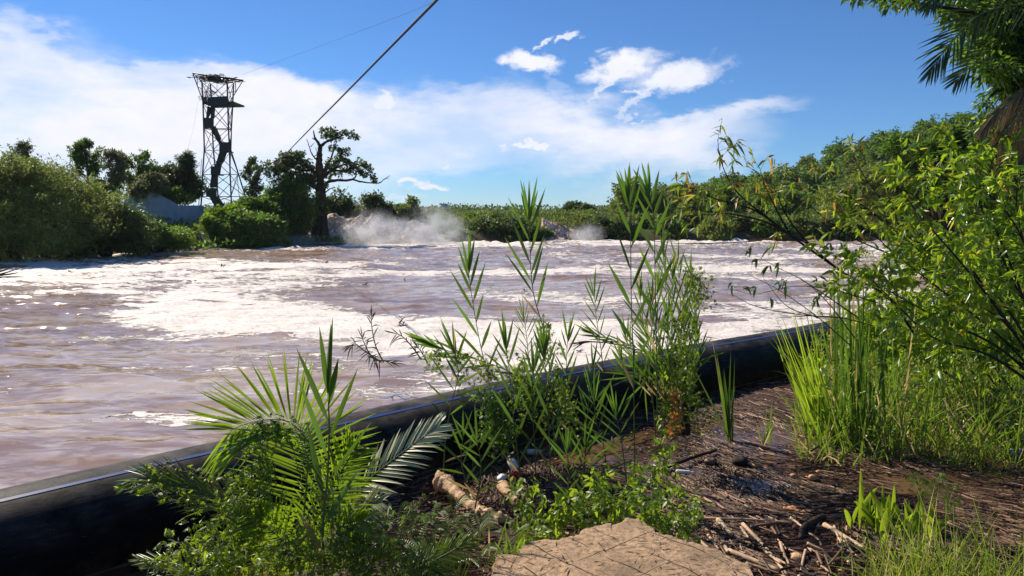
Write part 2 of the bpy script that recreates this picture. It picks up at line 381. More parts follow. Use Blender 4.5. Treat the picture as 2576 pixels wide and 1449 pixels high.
# pipe
g = G('pipe_plastic'); nz = g.noise(3, 6, .65); sc1 = g.noise(14, 5, .7, (.35, .35, 2.5)); up = g.n('ShaderNodeSeparateXYZ'); g.l(g.n('ShaderNodeNewGeometry').outputs['Normal'], up.inputs[0])
scr = g.noise(60, 3, .8, (.15, .15, 1))
dust = g.math('MULTIPLY', g.mr(nz, .35, .7), g.mr(up.outputs[2], .3, .95)); dust = g.math('MULTIPLY', dust, g.mr(sc1, .3, .65, .35, 1))
c = g.mix(dust, g.ramp(sc1, [(.3, (.004, .004, .004)), (.8, (.012, .011, .010))]), (.15, .13, .11))
c = g.mix(g.mr(scr, .66, .74, 0, .5), c, (.2, .2, .2)); zz = g.n('ShaderNodeSeparateXYZ'); g.l(g.n('ShaderNodeNewGeometry').outputs['Position'], zz.inputs[0]); c = g.mix(g.math('MULTIPLY', g.mr(zz.outputs[2], .28, .0, 0, .8), g.mr(g.noise(5, 6, .7), .42, .6)), c, (.12, .075, .045))
g.done(g.bsdf(c, g.mr(nz, .3, .7, .45, .65), .07, nrm=g.bump(g.math('ADD', scr, g.math('MULTIPLY', nz, 2)), .12, .02)))
g = G('pipe_stripe'); nz = g.noise(14, 5, .7, (.6, .6, 2)); c = g.mix(g.mr(nz, .40, .7, 0, .85), (.02, .08, .30), (.08, .08, .09)); g.done(g.bsdf(c, .42, .5))
g = G('pipe_stripe_dusty'); nz = g.noise(12, 6, .7); c = g.mix(g.mr(nz, .35, .7), (.09, .085, .08), (.03, .03, .03)); g.done(g.bsdf(c, .6, .4))

# water: brown silt water + pale foam by coverage + painted cloud reflection
g = G('river_water')
fo = g.attr('foam').outputs['Fac']
ch = g.attr('chop').outputs['Fac']
n1 = g.noise(1.0, 8, .72, (.28, 1.0, 1), dist=.6); n2 = g.noise(7.5, 5, .62, (.4, 1.0, 1), dist=.8); n3 = g.noise(30, 3, .6, (.5, 1, 1))
nn_ = g.math('ADD', g.math('MULTIPLY', n1, .55), g.math('MULTIPLY', n2, .45))
vor = g.n('ShaderNodeTexVoronoi', feature='DISTANCE_TO_EDGE'); mpv = g.n('ShaderNodeMapping'); g.l(g.n('ShaderNodeTexCoord').outputs['Object'], mpv.inputs[0]); mpv.inputs['Scale'].default_value = (1.2, 2.8, 1)
wn = g.n('ShaderNodeTexNoise'); wn.inputs['Scale'].default_value = 2.2; wn.inputs['Detail'].default_value = 4; g.l(mpv.outputs[0], wn.inputs['Vector'])
va = g.n('ShaderNodeVectorMath', operation='ADD'); g.l(mpv.outputs[0], va.inputs[0]); g.l(wn.outputs['Color'], va.inputs[1]); g.l(va.outputs[0], vor.inputs['Vector']); vor.inputs['Scale'].default_value = 1.7
lace = g.mr(vor.outputs['Distance'], 0, .26, .10, -.08)
nn_ = g.math('ADD', nn_, lace)
thr = g.mr(fo, 0, 1, .80, .30)
mask = g.mr(g.math('SUBTRACT', nn_, thr), -.02, .035)
mask2 = g.math('MULTIPLY', mask, g.mr(n3, .30, .45, .6, 1))
brown = g.ramp(g.noise(.5, 3), [(.3, (.25, .140, .080)), (.7, (.33, .19, .115))])
foamc = g.ramp(g.noise(3.5, 5, .6), [(.3, (.80, .70, .61)), (.7, (.96, .89, .81))])
foamc = g.mix(g.attr('cream').outputs['Fac'], foamc, (.70, .52, .36))
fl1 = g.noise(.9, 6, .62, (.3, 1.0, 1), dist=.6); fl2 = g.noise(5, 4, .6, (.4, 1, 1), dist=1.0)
sheen_mask = g.math('MULTIPLY', g.mr(g.math('ADD', g.math('MULTIPLY', fl1, .6), g.math('MULTIPLY', fl2, .4)), .43, .58), g.attr('cloud_sheen').outputs['Fac'])
brown = g.mix(g.math('MULTIPLY', g.attr('cloud_sheen').outputs['Fac'], .42), brown, (.33, .23, .155))  # base tone shifted where cloud reflection is painted in
brown = g.mix(g.math('MULTIPLY', sheen_mask, .85), brown, (.62, .49, .38))  # pale streaks painted into the colour as reflected clouds
brown = g.mix(g.math('SUBTRACT', 1.0, g.attr('still').outputs['Fac']), brown, (.13, .072, .036))
col = g.mix(mask2, brown, foamc)
rough = g.mr(mask2, 0, 1, .08, .75)
rip = g.noise(1.5, 2.5, .45, (.45, 1.0, 1), dist=.5); rip2 = g.noise(8, 3, .5, (.5, 1, 1), dist=.6); rip3 = g.noise(45, 3, .6, (.6, 1, 1))
hh = g.math('ADD', g.math('MULTIPLY', rip, .15), g.math('MULTIPLY', rip2, .014))
hh = g.math('ADD', hh, g.math('MULTIPLY', g.math('MULTIPLY', rip3, .004), ch))
hh = g.math('MULTIPLY', hh, g.mr(ch, 0, 1, .36, 1.45)); hh = g.math('MULTIPLY', hh, g.attr('still').outputs['Fac'])
hh = g.math('ADD', hh, g.math('MULTIPLY', mask2, .04))
b = g.n('ShaderNodeBump'); g.l(hh, b.inputs['Height']); b.inputs['Strength'].default_value = 1; b.inputs['Distance'].default_value = 1.0
bs = g.n('ShaderNodeBsdfPrincipled'); g.l(col, bs.inputs['Base Color']); g.l(rough, bs.inputs['Roughness']); bs.inputs['IOR'].default_value = 1.42
g.l(b.outputs[0], bs.inputs['Normal']); g.done(bs.outputs[0])
# rapids
g = G('rapids_water'); n1 = g.noise(.8, 8, .72, dist=.8); n2 = g.noise(3.2, 6, .7)
m = g.mr(g.math('ADD', g.math('MULTIPLY', n1, .5), g.math('MULTIPLY', n2, .5)), .45, .55)
c = g.mix(m, g.ramp(n2, [(.35, (.30, .16, .09)), (.65, (.56, .36, .23))]), (.90, .78, .66))
pr = g.bsdf(c, .6, .3, nrm=g.bump(n2, .6, .2)); tl = g.n('ShaderNodeBsdfTranslucent'); g.l(c, tl.inputs[0]); ms = g.n('ShaderNodeMixShader'); ms.inputs[0].default_value = .35; g.l(pr, ms.inputs[1]); g.l(tl.outputs[0], ms.inputs[2]); g.done(ms.outputs[0])
# ground
g = G('ground_soil'); gr = g.attr('grass').outputs['Fac']; n1 = g.noise(1.6, 8, .7); n2 = g.noise(14, 6, .7, (1, 1, 1)); n3 = g.noise(40, 4, .7, (1, .25, 1), rot=(0, 0, .6)); n4 = g.noise(44, 4, .7, (.25, 1, 1), rot=(0, 0, .3))
lit = g.math('MAXIMUM', n3, n4)
mud = g.ramp(lit, [(.42, (.028, .015, .009)), (.58, (.10, .052, .030)), (.72, (.28, .16, .10))])
mud = g.mix(g.mr(n1, .4, .7, 0, .6), mud, (.04, .025, .017))
gcol = g.ramp(n2, [(.3, (.035, .06, .015)), (.7, (.08, .13, .025))])
c = g.mix(gr, mud, gcol)
g.done(g.bsdf(c, g.mr(lit, .4, .7, .5, .8), .25, nrm=g.bump(lit, .6, .02)))

# ================================================================== terrain and river
PIPE = np.array([gz(0, 1228, .62)[:2], gz(1300, 944, .62)[:2], gz(1958, 828, .62)[:2], gz(2300, 762, .62)[:2]])
PIPE += np.array([.09, -.09])
pd0 = PIPE[0]-PIPE[1]; pd0 /= np.linalg.norm(pd0); pd1 = PIPE[3]-PIPE[2]; pd1 /= np.linalg.norm(pd1)
PIPEX = np.vstack([PIPE[0]+pd0*9, PIPE[0]+pd0*3.5, PIPE, PIPE[3]+pd1*3, PIPE[3]+pd1*12])
near_bank = [tuple(p) for p in PIPEX]
far_bank = [(75, 68), (45, 69.5), (30, 69), (10, 69), (4, 70), (-2, 66.5), (-6, 64), (-11, 62), (-16, 58), (-17.5, 54.5), (-19.5, 52), (-22.5, 50), (-25, 45), (-27.3, 40), (-34, 33), (-60, 22), (-90, 10), (-90, -40)]
RIVER = near_bank+[(60, 55), (75, 60)]+far_bank+[(-30, -40)]
def _pd(a, b, ry, dp=.16):
    p = gz(*a); q = gz(*b); return ((p[0]+q[0])/2, (p[1]+q[1])/2, abs(q[0]-p[0])/2, ry, dp)
PUDDLES = [_pd((1715, 1255), (1990, 1275), .30), _pd((1735, 1085), (1870, 1085), .5), _pd((1870, 1100), (2090, 1105), .28), _pd((1560, 1095), (1700, 1100), .4), _pd((1140, 1250), (1260, 1250), .3), _pd((2250, 1110), (2620, 1120), .8), _pd((2000, 1305), (2130, 1310), .16), _pd((1060, 1290), (1180, 1300), .25), _pd((1240, 1250), (1310, 1260), .2)]
def height(x, y):
    sd = sdist(x, y, RIVER)
    nearside = (y < 26) & (sd > 0) & ((y-x*.9) < 9)
    r = np.hypot(x, y)
    bank = np.clip(sd, 0, None)
    far = -.1+np.minimum(bank*.5, 1.1+.3*sstep(3, 40, bank))*(1-.6*sstep(150, 700, r))+fbm(x*.15, y*.15, 4, 2)*.6*sstep(0, 8, bank)*(1-.9*sstep(80, 300, r))
    left = sstep(-8, -20, x)*sstep(2, 14, bank)*1.0
    far = far+left+.9*np.clip(fbm(x*.11, y*.07, 3, 33)+.15, 0, 1)*sstep(3, 12, bank)*sstep(140, 90, y)*sstep(-12, -2, x)
    # forested hill on the right
    hx = sstep(25, 120, x)*.8+sstep(60, 240, x)*.5
    hill = 23*hx*np.exp(-((y-205)/75.)**2)*(1+.25*fbm(x*.02, y*.02, 3, 9))
    far = far+hill*sstep(70, 130, y)
    dist = sstep(2400, 3600, y)*(26*np.exp(-((x+290)/170.)**2)+9*np.exp(-((x+560)/120.)**2)+6*np.exp(-((x-100)/900.)**2)+np.clip(fbm(x*.004+3, y*.0006, 4, 5), -.2, .6)*12)
    far = far+np.clip(dist, 0, 200)
    # flooded near shore: litter mat around water level
    mat = -.005+fbm(x*.7+2, y*.7, 4, 21)*.13+fbm(x*3.5, y*3.5, 4, 31)*.05
    mat = mat+.03*sstep(1.2, 2.5, x)
    mat = mat+.95*sstep(3.9, 2.2, y)*sstep(12, 3, np.abs(x))
    mat = mat+sstep(7., 14., x)*sstep(15, 6, y)*.8+sstep(30, 70, x)*2
    mat = mat-.12*sstep(.55, 0, bank)
    for (cx, cy, rx, ry, dp) in PUDDLES:
        q = np.hypot((x-cx)/rx, (y-cy)/ry)+fbm(x*1.8, y*1.8, 3, 17)*.7; mat = mat-dp*sstep(1.25, .5, q)
    # mat = ends where the pipe stands
    h = np.where(nearside, mat, far)
    inn = -np.minimum(1.4, .12+(-sd)*.5)
    h = np.where((x > -22) & (x < -4.2) & (y > 50) & (y < 71) & ~nearside, np.minimum(h, .1), h)
    h = np.where((x > 2.3) & (x < 7.8) & (y > 60) & (y < 75), np.minimum(h, .1), h)
    return np.where(sd < 0, inn, h), sd, nearside
ang = np.concatenate([np.linspace(-pi, -radians(50), 40)[:-1], np.linspace(-radians(50), radians(50), 340), np.linspace(radians(50), pi, 40)[1:]])
rr = np.concatenate([[.2, .8, 1.4], np.geomspace(1.9, 4400, 340)])
A, RR = np.meshgrid(ang, rr); X = RR*np.sin(A); Y = RR*np.cos(A)
Z, SD, NS = height(X, Y)
Vt = np.stack([X, Y, Z], -1).reshape(-1, 3)
grass = np.where(NS, 0, sstep(.5, 2.5, SD)).ravel(); grass = np.maximum(grass, (sstep(6, 9, X)*sstep(-.02, .1, Z)).ravel()*NS.ravel())
mk('ground', Vt, grid_faces(*X.shape)[:, ::-1], 'ground_soil', attrs={'grass': grass}, kind='structure')

# foam coverage, as real patches on the water surface (outlines in world metres)
def wp(lst): return np.array([gz(x, y)[:2] for x, y in lst])
tongue = wp([(232, 795), (265, 770), (380, 752), (600, 742), (760, 760), (900, 775), (1010, 800), (1150, 800), (1300, 812), (1500, 800), (1640, 815), (1640, 900), (1560, 925), (1500, 945), (1340, 935), (1180, 930), (1050, 912), (960, 890), (860, 850), (700, 836), (520, 834), (380, 842), (300, 826)])
band1 = wp([(-300, 700), (0, 668), (200, 662), (420, 668), (560, 690), (560, 712), (300, 735), (0, 722), (-300, 770)])
hook = wp([(420, 712), (620, 700), (900, 690), (1000, 712), (760, 730), (520, 752), (300, 790), (240, 795), (300, 755)])
patch2 = wp([(1730, 765), (1830, 752), (1960, 765), (2200, 780), (2200, 840), (1960, 835), (1830, 850), (1700, 850), (1740, 810)])
calm = wp([(760, 850), (880, 862), (1000, 905), (1130, 935), (1300, 945), (1300, 960), (1100, 1000), (870, 1045), (600, 1110), (0, 1240), (-300, 1300), (-300, 830), (150, 800), (330, 850)])
angw = np.concatenate([np.linspace(-pi, -radians(48), 30)[:-1], np.linspace(-radians(48), radians(48), 760), np.linspace(radians(48), pi, 30)[1:]])
rw = np.concatenate([[.3, 1.2], np.geomspace(2., 170, 470)])
A, RR = np.meshgrid(angw, rw); X = RR*np.sin(A); Y = RR*np.cos(A)
def cover(poly, soft): return sstep(soft, -soft, sdist(X, Y, poly)+fbm(X*.8, Y*1.6, 4, 40)*soft*2.2)
sdR = sdist(X, Y, RIVER)
streak = fbm(X*.07+4, Y*.22, 6, 12, .75)
base = .24+.30*sstep(10, 40, Y)+1.0*streak*sstep(9, 18, Y)
base = base*(1-.86*cover(calm, 1.0))
base += .18*sstep(52, 64, Y)
foam = base
foam = np.maximum(foam, cover(tongue, .45)*(1.0+fbm(X*.5, Y*1.1, 4, 77)*.3))
foam = np.maximum(foam, cover(band1, 2.)*(.86+streak*.7)); foam = np.maximum(foam, cover(hook, 1.1)*(.76+streak*.8)); foam = np.maximum(foam, cover(patch2, .7)*(.85+streak*.5))
cloud_sheen = np.where(Y < 18, .95*sstep(1.2, -2.5, X-.12*Y)+.12, .8)  # amount of painted cloud reflection, strongest at near left
for pl, sf, am in ((wp([(560, 757), (700, 742), (1000, 722), (1180, 735), (1300, 760), (1160, 790), (1010, 790), (900, 768), (760, 756)]), .9, .72), (wp([(-300, 745), (180, 742), (330, 752), (225, 790), (320, 850), (-300, 850)]), .9, .8), (wp([(880, 700), (1200, 690), (1500, 715), (1450, 745), (1150, 728), (950, 716)]), 1.8, .5), (wp([(350, 632), (900, 640), (860, 655), (500, 656)]), 2., .45), (wp([(1330, 690), (1560, 700), (1540, 725), (1300, 712)]), 1.5, .5), (wp([(1750, 700), (2100, 715), (2100, 745), (1800, 750)]), 1.5, .55)):
    foam = foam*(1-am*cover(pl, sf))
flecks = sstep(.02, .3, fbm(X*.7+8, Y*1.3, 4, 61))*.72*sstep(20, 6, Y)*sstep(2.5, -1.5, X-.05*Y)*(sdR < 0)
foam = np.clip(foam+flecks, 0, 1)
nearm = (sdR > -.1) & (Y < 26)
foam = np.where(nearm, .12, foam)
cream = cover(tongue, .6)*sstep(2.6, .2, -sdR)*sstep(0, 2.5, X)
chop = sstep(11, 30, RR)*.8+.35*sstep(50, 62, Y); chop = np.where(nearm, 0, chop)
calmw = cover(calm, 1.5)
amp = .02+.045*sstep(6, 18, RR)+.05*sstep(25, 50, RR)+.06*sstep(50, 60, Y)
wz = amp*(fbm(X*.45, Y*1.1, 4, 5, .6)*2.2)+(.012+.01*calmw)*np.sin(Y*2.1+X*.5+3*vnoise(X*.3, Y*.3, 3))*sstep(4, 8, RR)
wz = np.where(nearm, 0, wz*sstep(0, .8, -sdR))
Vw = np.stack([X, Y, wz], -1).reshape(-1, 3)
mk('river', Vw, grid_faces(*X.shape)[:, ::-1], 'river_water', attrs={'cloud_sheen': cloud_sheen.ravel(), 'still': np.where(nearm, .06, 1.).ravel(), 'foam': foam.ravel(), 'cream': cream.ravel(), 'chop': np.clip(chop, 0, 1.2).ravel()}, kind='structure')

# more litter material
g = G('litter'); isl = g.n('ShaderNodeNewGeometry').outputs['Random Per Island']
c = g.ramp(isl, [(0, (.012, .008, .006)), (.4, (.05, .026, .015)), (.7, (.14, .07, .04)), (.9, (.34, .19, .115)), (1, (.55, .36, .23))])
g.done(g.bsdf(c, .62, .22))
# ================================================================== river features: rapids, spray
def rapids(name, label, xs, y0, crest, depth_, seed, n=(110, 60), amp=.34):
    """cascade: xs = x positions along the base line, y0(x) base distance, crest(x) height, flows towards the camera"""
    nx, ny = n; xx = np.linspace(xs[0], xs[1], nx)[:, None]; t = np.linspace(0, 1, ny)[None]
    Xr = xx+t*0; Yr = y0(xx)+t*depth_
    c = crest(xx)*(1+.35*fbm(xx*.35, xx*0+seed, 3, seed)); prof = .55*sstep(0, .8, t)+.45*np.clip(t*1.15, 0, 1)
    nz = fbm(Xr*.9, Yr*1.6+seed, 5, seed, .62); lump = np.abs(fbm(Xr*.5+9, Yr*.8, 3, seed+3))
    edge = sstep(0, .06, (xx-xs[0])/(xs[1]-xs[0]))*sstep(1, .94, (xx-xs[0])/(xs[1]-xs[0]))
    Zr = -.25+(c+.3)*prof*edge+(nz*amp*2.2+lump*.35+fbm(Xr*3.1, Yr*3.1, 3, seed+5)*amp*.3)*np.minimum(1, c+.2)*(.45+.55*prof)*edge*(1-.6*sstep(.8, 1, t))
    Yr = Yr+fbm(Xr*1.3, Zr*1.5+seed, 3, seed+8)*.5
    V = np.stack([Xr, Yr, Zr], -1).reshape(-1, 3)
    o = mk(name, V, grid_faces(nx, ny), 'rapids_water', label=label, cat='rapids', kind='structure')
    return o
def lin(xp, fp): return lambda x: np.interp(x, xp, fp)
rapids('rapids', 'brown foaming cascade tumbling past the foot of the large dead-topped tree', (-21.5, -4.6),
       lin([-21.5, -16, -10, -4.6], [57, 59.3, 62, 64.2]), lin([-21.5, -19, -16, -12, -9, -7, -5.5, -4.6], [1.0, 1.4, 1.75, 1.8, 1.25, .85, .5, .2]), 8.5, 3, (300, 110), .34)
rapids('rapids', 'small brown cascade between green bushes on the far bank', (2.6, 7.6),
       lin([2.6, 7.6], [67.2, 68.2]), lin([2.6, 3.6, 5, 6.4, 7.6], [1.75, 1.65, 1.0, .55, .1]), 6, 14, (120, 60), .26)
rapids('rapids', 'short white spill of water below the grey concrete wall', (-23.2, -20.6),
       lin([-23.2, -20.6], [51.2, 51.6]), lin([-23.2, -22.4, -21.6, -20.6], [.75, .9, .6, .2]), 5, 24, (70, 50), .16)
# spray: small real volumes hanging over the rapids
g = G('spray_mist'); nz = g.noise(.6, 6, .65)
mpx = g.n('ShaderNodeTexCoord').outputs['Generated']; sub = g.n('ShaderNodeVectorMath', operation='DISTANCE'); g.l(mpx, sub.inputs[0]); sub.inputs[1].default_value = (.5, .5, .38)
fall = g.mr(sub.outputs['Value'], .12, .5, 1, 0, True)
dn = g.math('MULTIPLY', g.mr(nz, .42, .64, 0, 1), fall)
vol = g.n('ShaderNodeVolumePrincipled'); vol.inputs['Color'].default_value = (.95, .96, 1, 1); g.l(g.math('MULTIPLY', dn, 1.25), vol.inputs['Density']); vol.inputs['Anisotropy'].default_value = .6
g.l(vol.outputs[0], g.out.inputs[1]); MATS['spray_mist'] = g.m
def spray(c, r, label):
    m = Mesh(); nu, nv = 16, 10
    u = np.arange(nu)*2*pi/nu; v = np.linspace(-pi/2, pi/2, nv)
    P = np.stack([np.cos(v)[:, None]*np.cos(u)[None], np.cos(v)[:, None]*np.sin(u)[None], np.sin(v)[:, None]+0*u[None]], -1)*np.array(r)
    i = np.arange(nv-1)[:, None]*nu; j = np.arange(nu)[None]; j2 = (j+1) % nu
    m.add(P, np.stack([i+j, i+j2, i+nu+j2, i+nu+j], -1))
    o = m.build('spray', 'spray_mist', label=label, cat='spray', kind='stuff'); o.location = c
spray((-11.2, 60.6, 1.3), (4.2, 2.0, 2.5), 'white spray rising from the middle of the large cascade')
spray((-6.6, 62.8, 1.5), (3.4, 1.9, 3.1), 'thin white spray drifting over the right end of the large cascade')
spray((-16.5, 57.6, .5), (2.8, 1.4, .95), 'low grey spray at the foot of the large dark tree')
spray((6.6, 67.0, 1.0), (2.0, 1.3, 1.3), 'faint spray above the small cascade on the far bank')

# ================================================================== generic tree
def crown_leaves(centers, radii, n_each, L_, W_, squash=.75, up_bias=.5, rng=R):
    k = len(centers); C = np.repeat(centers, n_each, 0); Rr = np.repeat(radii, n_each)[:, None]
    q = unit(rng.normal(size=C.shape))*(rng.random((len(C), 1))**.45)*Rr; q[:, 2] *= squash
    d = unit(q*1.2/(Rr+1e-6)+rng.normal(size=C.shape)*.8+np.array([0, 0, -.15])); up = unit(rng.normal(size=C.shape)*.6+np.array([0, 0, up_bias+.3]))
    s_ = .6+.8*rng.random(len(C))
    return leaves(C+q, d, up, L_*s_, W_*s_)
def make_tree(name, label, cat, base, lobes, mat='leaf_far_green', bark='bark_dark', L_=.28, W_=.16, cl=.55, dens=1., trunk_r=.18, group=None, fill=.5, nleaf=46, trunk=True, lean=0, squash=.75, limb_n=3):
    """lobes: list of (centre xyz, radii xyz) in world metres"""
    base = np.asarray(base, float); T = thing(name, base, label, cat, group)
    Cs = []; Rs = []; tm = Mesh()
    for (c, r) in lobes:
        c = np.asarray(c, float); r = np.asarray(r, float)
        vol_ = (r[0]*r[1]*r[2])**(1/3.); n = max(4, int(dens*13*(vol_/cl)**2))
        q = unit(R.normal(size=(n, 3)))*(fill+(1-fill)*R.random((n, 1)))*r
        keep = R.random(n) > .14; q = q[keep]
        q *= (1+.3*R.normal(size=(len(q), 1))).clip(.3, 1.6)
        Cs.append(c+q); Rs.append(cl*(.4+.8*R.random(len(q))))
        if trunk:
            j = np.array([R.normal()*.15, R.normal()*.15, 0])
            mid = base+(c-base)*.5+j+np.array([0, 0, .1*np.linalg.norm(c-base)])*0
            mid = np.array([base[0]+(c[0]-base[0])*.3, base[1]+(c[1]-base[1])*.3, base[2]+(c[2]-base[2])*.55])+j
            path = smooth_path([base-np.array([0, 0, .3]), mid, c], 9); tm.tube(path, np.linspace(trunk_r, trunk_r*.3, 9), 6)
            for w in q[R.permutation(len(q))[:limb_n*2]]:
                tm.tube(smooth_path([path[5+R.integers(0, 3)], c+w*.45+R.normal(size=3)*.1*vol_, c+w*.95], 5), np.linspace(trunk_r*.35, trunk_r*.06, 5), 4)
    V, Fq = crown_leaves(np.concatenate(Cs), np.concatenate(Rs), int(nleaf*.62), L_, W_, squash)
    mk('crown', V, Fq, mat, T)
    if trunk: tm.build('trunk', bark, T)
    return T
def tpx(name, label, cat, Yd, bpx, lobes, ry=None, **k):
    """lobes given where the photo shows them at distance Yd: (px, py, rx, ry)"""
    s_ = Yd/F; base = at(bpx[0], bpx[1], Yd); LB = []
    for (x, y, rx, rz) in lobes:
        c = at(x, y, Yd+R.normal()*rx*s_*.25); LB.append((c, (rx*s_, (ry or max(rx, rz)*.9*s_), rz*s_)))
    return make_tree(name, label, cat, base, LB, **k)


def bough_tree(name, label, Yd, bpx, tip, wpx, mat, n=22, bark='bark_dark', up=.9, ls=.2, lw=.07, r=.1, t0=.3, dens=30, shape=lambda t: sin(pi*(.12+.8*t)), curl=.3, seed=0):
    """tree of separate upswept boughs carrying tufts, sky showing between them"""
    s_ = Yd/F; b = at(*bpx, Yd); p = at(*tip, Yd); T = thing(name, b, label, 'tree'); m = Mesh(); P = smooth_path([b, (b+p)/2+R.normal(size=3)*[.2, .2, 0], p], 24); m.tube(P, np.linspace(r, .02, 24), 6); Cs = []; Rs = []
    for i in range(n):
        t = t0+(1-t0)*(i+R.random())/n; j = min(int(t*23), 22); an = R.uniform(0, 2*pi) if R.random() < .5 else R.choice([0, pi])+R.normal()*.5; ln = wpx*s_*shape((t-t0)/(1-t0))*R.uniform(.6, 1.15)
        d = np.array([cos(an), sin(an)*.8, up*R.uniform(.5, 1.3)]); e = P[j]+d/np.linalg.norm(d)*ln; Q = smooth_path([P[j], P[j]+(e-P[j])*.55-np.array([0, 0, curl*ln*.3]), e], 10); m.tube(Q, np.linspace(r*.25, .012, 10), 4)
        for k in range(4, 10):
            for _ in range(2): Cs.append(Q[k]+R.normal(size=3)*.09*(.5+k/10)); Rs.append(.14*R.uniform(.6, 1.3))
    V, Fq = crown_leaves(np.array(Cs), np.array(Rs), dens, ls, lw, .8); mk('crown', V, Fq, mat, T); m.build('trunk', bark, T); return T
# ------------------------------------------------------------------ left bank
tpx('shrub', 'huge olive green thicket at the left edge of the photo', 'shrub', 40, (40, 650), [(-40, 480, 130, 80), (60, 470, 110, 62), (-30, 590, 150, 72), (110, 560, 110, 78), (30, 430, 80, 36)], mat='leaf_far_olive', L_=.2, W_=.06, cl=.5, dens=1.5, nleaf=60, fill=.7)
tpx('shrub', 'feathery olive bush right of the thicket at the left edge', 'shrub', 43, (190, 640), [(170, 500, 80, 52), (235, 520, 70, 50), (180, 590, 90, 58), (130, 455, 50, 30)], mat='leaf_far_olive', L_=.2, W_=.06, cl=.5, dens=1.5, nleaf=60, fill=.7)
tpx('shrub', 'yellowish green bush just left of the grey concrete wall', 'shrub', 47, (290, 560), [(245, 516, 46, 30), (280, 540, 26, 20)], mat='leaf_far_green', L_=.2, W_=.08, cl=.42, dens=1.5, nleaf=54)
tpx('shrub', 'dark bush leaning over the water on the left bank', 'shrub', 44, (270, 640), [(250, 590, 80, 48), (330, 600, 60, 38), (320, 555, 60, 32), (170, 620, 60, 30)], mat='leaf_far_dark', L_=.2, W_=.09, cl=.5, dens=1.5, nleaf=60)
tpx('shrub', 'low grassy bush in front of the concrete wall', 'shrub', 47, (390, 620), [(370, 578, 44, 16), (400, 592, 42, 20), (345, 566, 28, 13)], mat='leaf_far_green', L_=.3, W_=.06, cl=.4, dens=1.6, nleaf=60)
tpx('shrub', 'bright green bush at the waterline left of the short white spill', 'shrub', 48, (410, 625), [(400, 600, 56, 26), (445, 606, 34, 22), (350, 615, 50, 20)], mat='leaf_far_bright', L_=.22, W_=.08, cl=.36, dens=1.6, nleaf=60)
bough_tree('tree', 'sparse pale tree above the thicket at the far left', 52, (80, 480), (66, 362), 38, 'leaf_far_pale', 20, ls=.15, lw=.08, dens=13, r=.07, t0=.2)
bough_tree('tree', 'dark pointed tree with upswept boughs on the left bank', 56, (222, 500), (209, 358), 56, 'leaf_far_green', 26, ls=.2, lw=.075, dens=20, r=.13, t0=.35, shape=lambda t: (1-t)**.7*.95+.12)
bough_tree('tree', 'slender pale trunked tree with small tufts right of the dark pointed tree', 54, (298, 520), (276, 386), 40, 'leaf_far_pale', 22, 'bark_pale', up=1.3, ls=.16, lw=.08, dens=12, r=.08, t0=.35)
bough_tree('tree', 'thin pale tree leaning against the slender pale trunked tree', 54.5, (300, 520), (302, 392), 24, 'leaf_far_pale', 14, 'bark_pale', up=1.3, ls=.16, lw=.08, dens=12, r=.06, t0=.4)
bough_tree('tree', 'airy flat crowned tree left of the lattice tower', 60, (350, 510), (352, 400), 56, 'leaf_far_green', 26, up=1.1, ls=.19, lw=.09, dens=15, r=.1, t0=.25, shape=lambda t: .55+.5*sin(pi*t))
tpx('tree', 'broad dark tree just left of the lattice tower', 'tree', 62, (420, 510), [(405, 440, 50, 24), (450, 448, 42, 28), (480, 470, 34, 30), (365, 470, 34, 30), (420, 470, 60, 30)], mat='leaf_far_dark', L_=.24, W_=.13, cl=.38, dens=1.0, nleaf=50, trunk_r=.2, limb_n=4)
tpx('shrub', 'hazy pale bush line between thicket and dark pointed tree', 'shrub', 53, (150, 520), [(120, 455, 40, 22), (165, 460, 36, 18), (90, 440, 30, 18)], mat='leaf_far_pale', L_=.2, W_=.08, cl=.4, dens=1.2, nleaf=44, trunk_r=.06)
tpx('shrub', 'green bush line under the slender pale trees', 'shrub', 54, (270, 520), [(230, 466, 38, 20), (270, 476, 30, 16)], mat='leaf_far_green', L_=.2, W_=.09, cl=.4, dens=1.2, nleaf=44, trunk_r=.06)
tpx('tree', 'light olive bushy tree standing before the broad dark tree', 'tree', 58, (375, 500), [(372, 470, 36, 26), (395, 452, 24, 16), (350, 480, 24, 16)], mat='leaf_far_pale', L_=.22, W_=.11, cl=.36, dens=1.3, nleaf=44, trunk_r=.1)
bough_tree('tree', 'spiky tree top rising just left of the tower', 61, (478, 500), (468, 392), 30, 'leaf_far_dark', 26, up=.8, ls=.3, lw=.05, dens=14, r=.1, t0=.3, shape=lambda t: 1-.5*t)
tpx('shrub', 'bright green round bush behind the concrete wall', 'shrub', 60, (430, 525), [(425, 484, 30, 13), (452, 498, 34, 8)], mat='leaf_far_bright', L_=.22, W_=.12, cl=.36, dens=1.5, nleaf=50)
tpx('shrub', 'sunlit green bush below the foot of the lattice tower', 'shrub', 57, (545, 620), [(560, 545, 34, 22), (545, 585, 34, 30), (590, 545, 40, 22), (535, 608, 24, 18)], mat='leaf_far_bright', L_=.26, W_=.15, cl=.4, dens=1.5, nleaf=54)
tpx('shrub', 'yellow green bush at the right end of the concrete wall', 'shrub', 55.5, (520, 615), [(530, 560, 15, 20), (540, 592, 22, 20)], mat='leaf_far_bright', L_=.24, W_=.12, cl=.34, dens=1.5, nleaf=54)
tpx('shrub', 'dark green waterside bush left of the large tree', 'shrub', 56, (610, 620), [(600, 590, 60, 34), (660, 585, 48, 38), (630, 560, 54, 26), (560, 606, 36, 24)], mat='leaf_far_green', L_=.26, W_=.15, cl=.45, dens=1.6, nleaf=56)
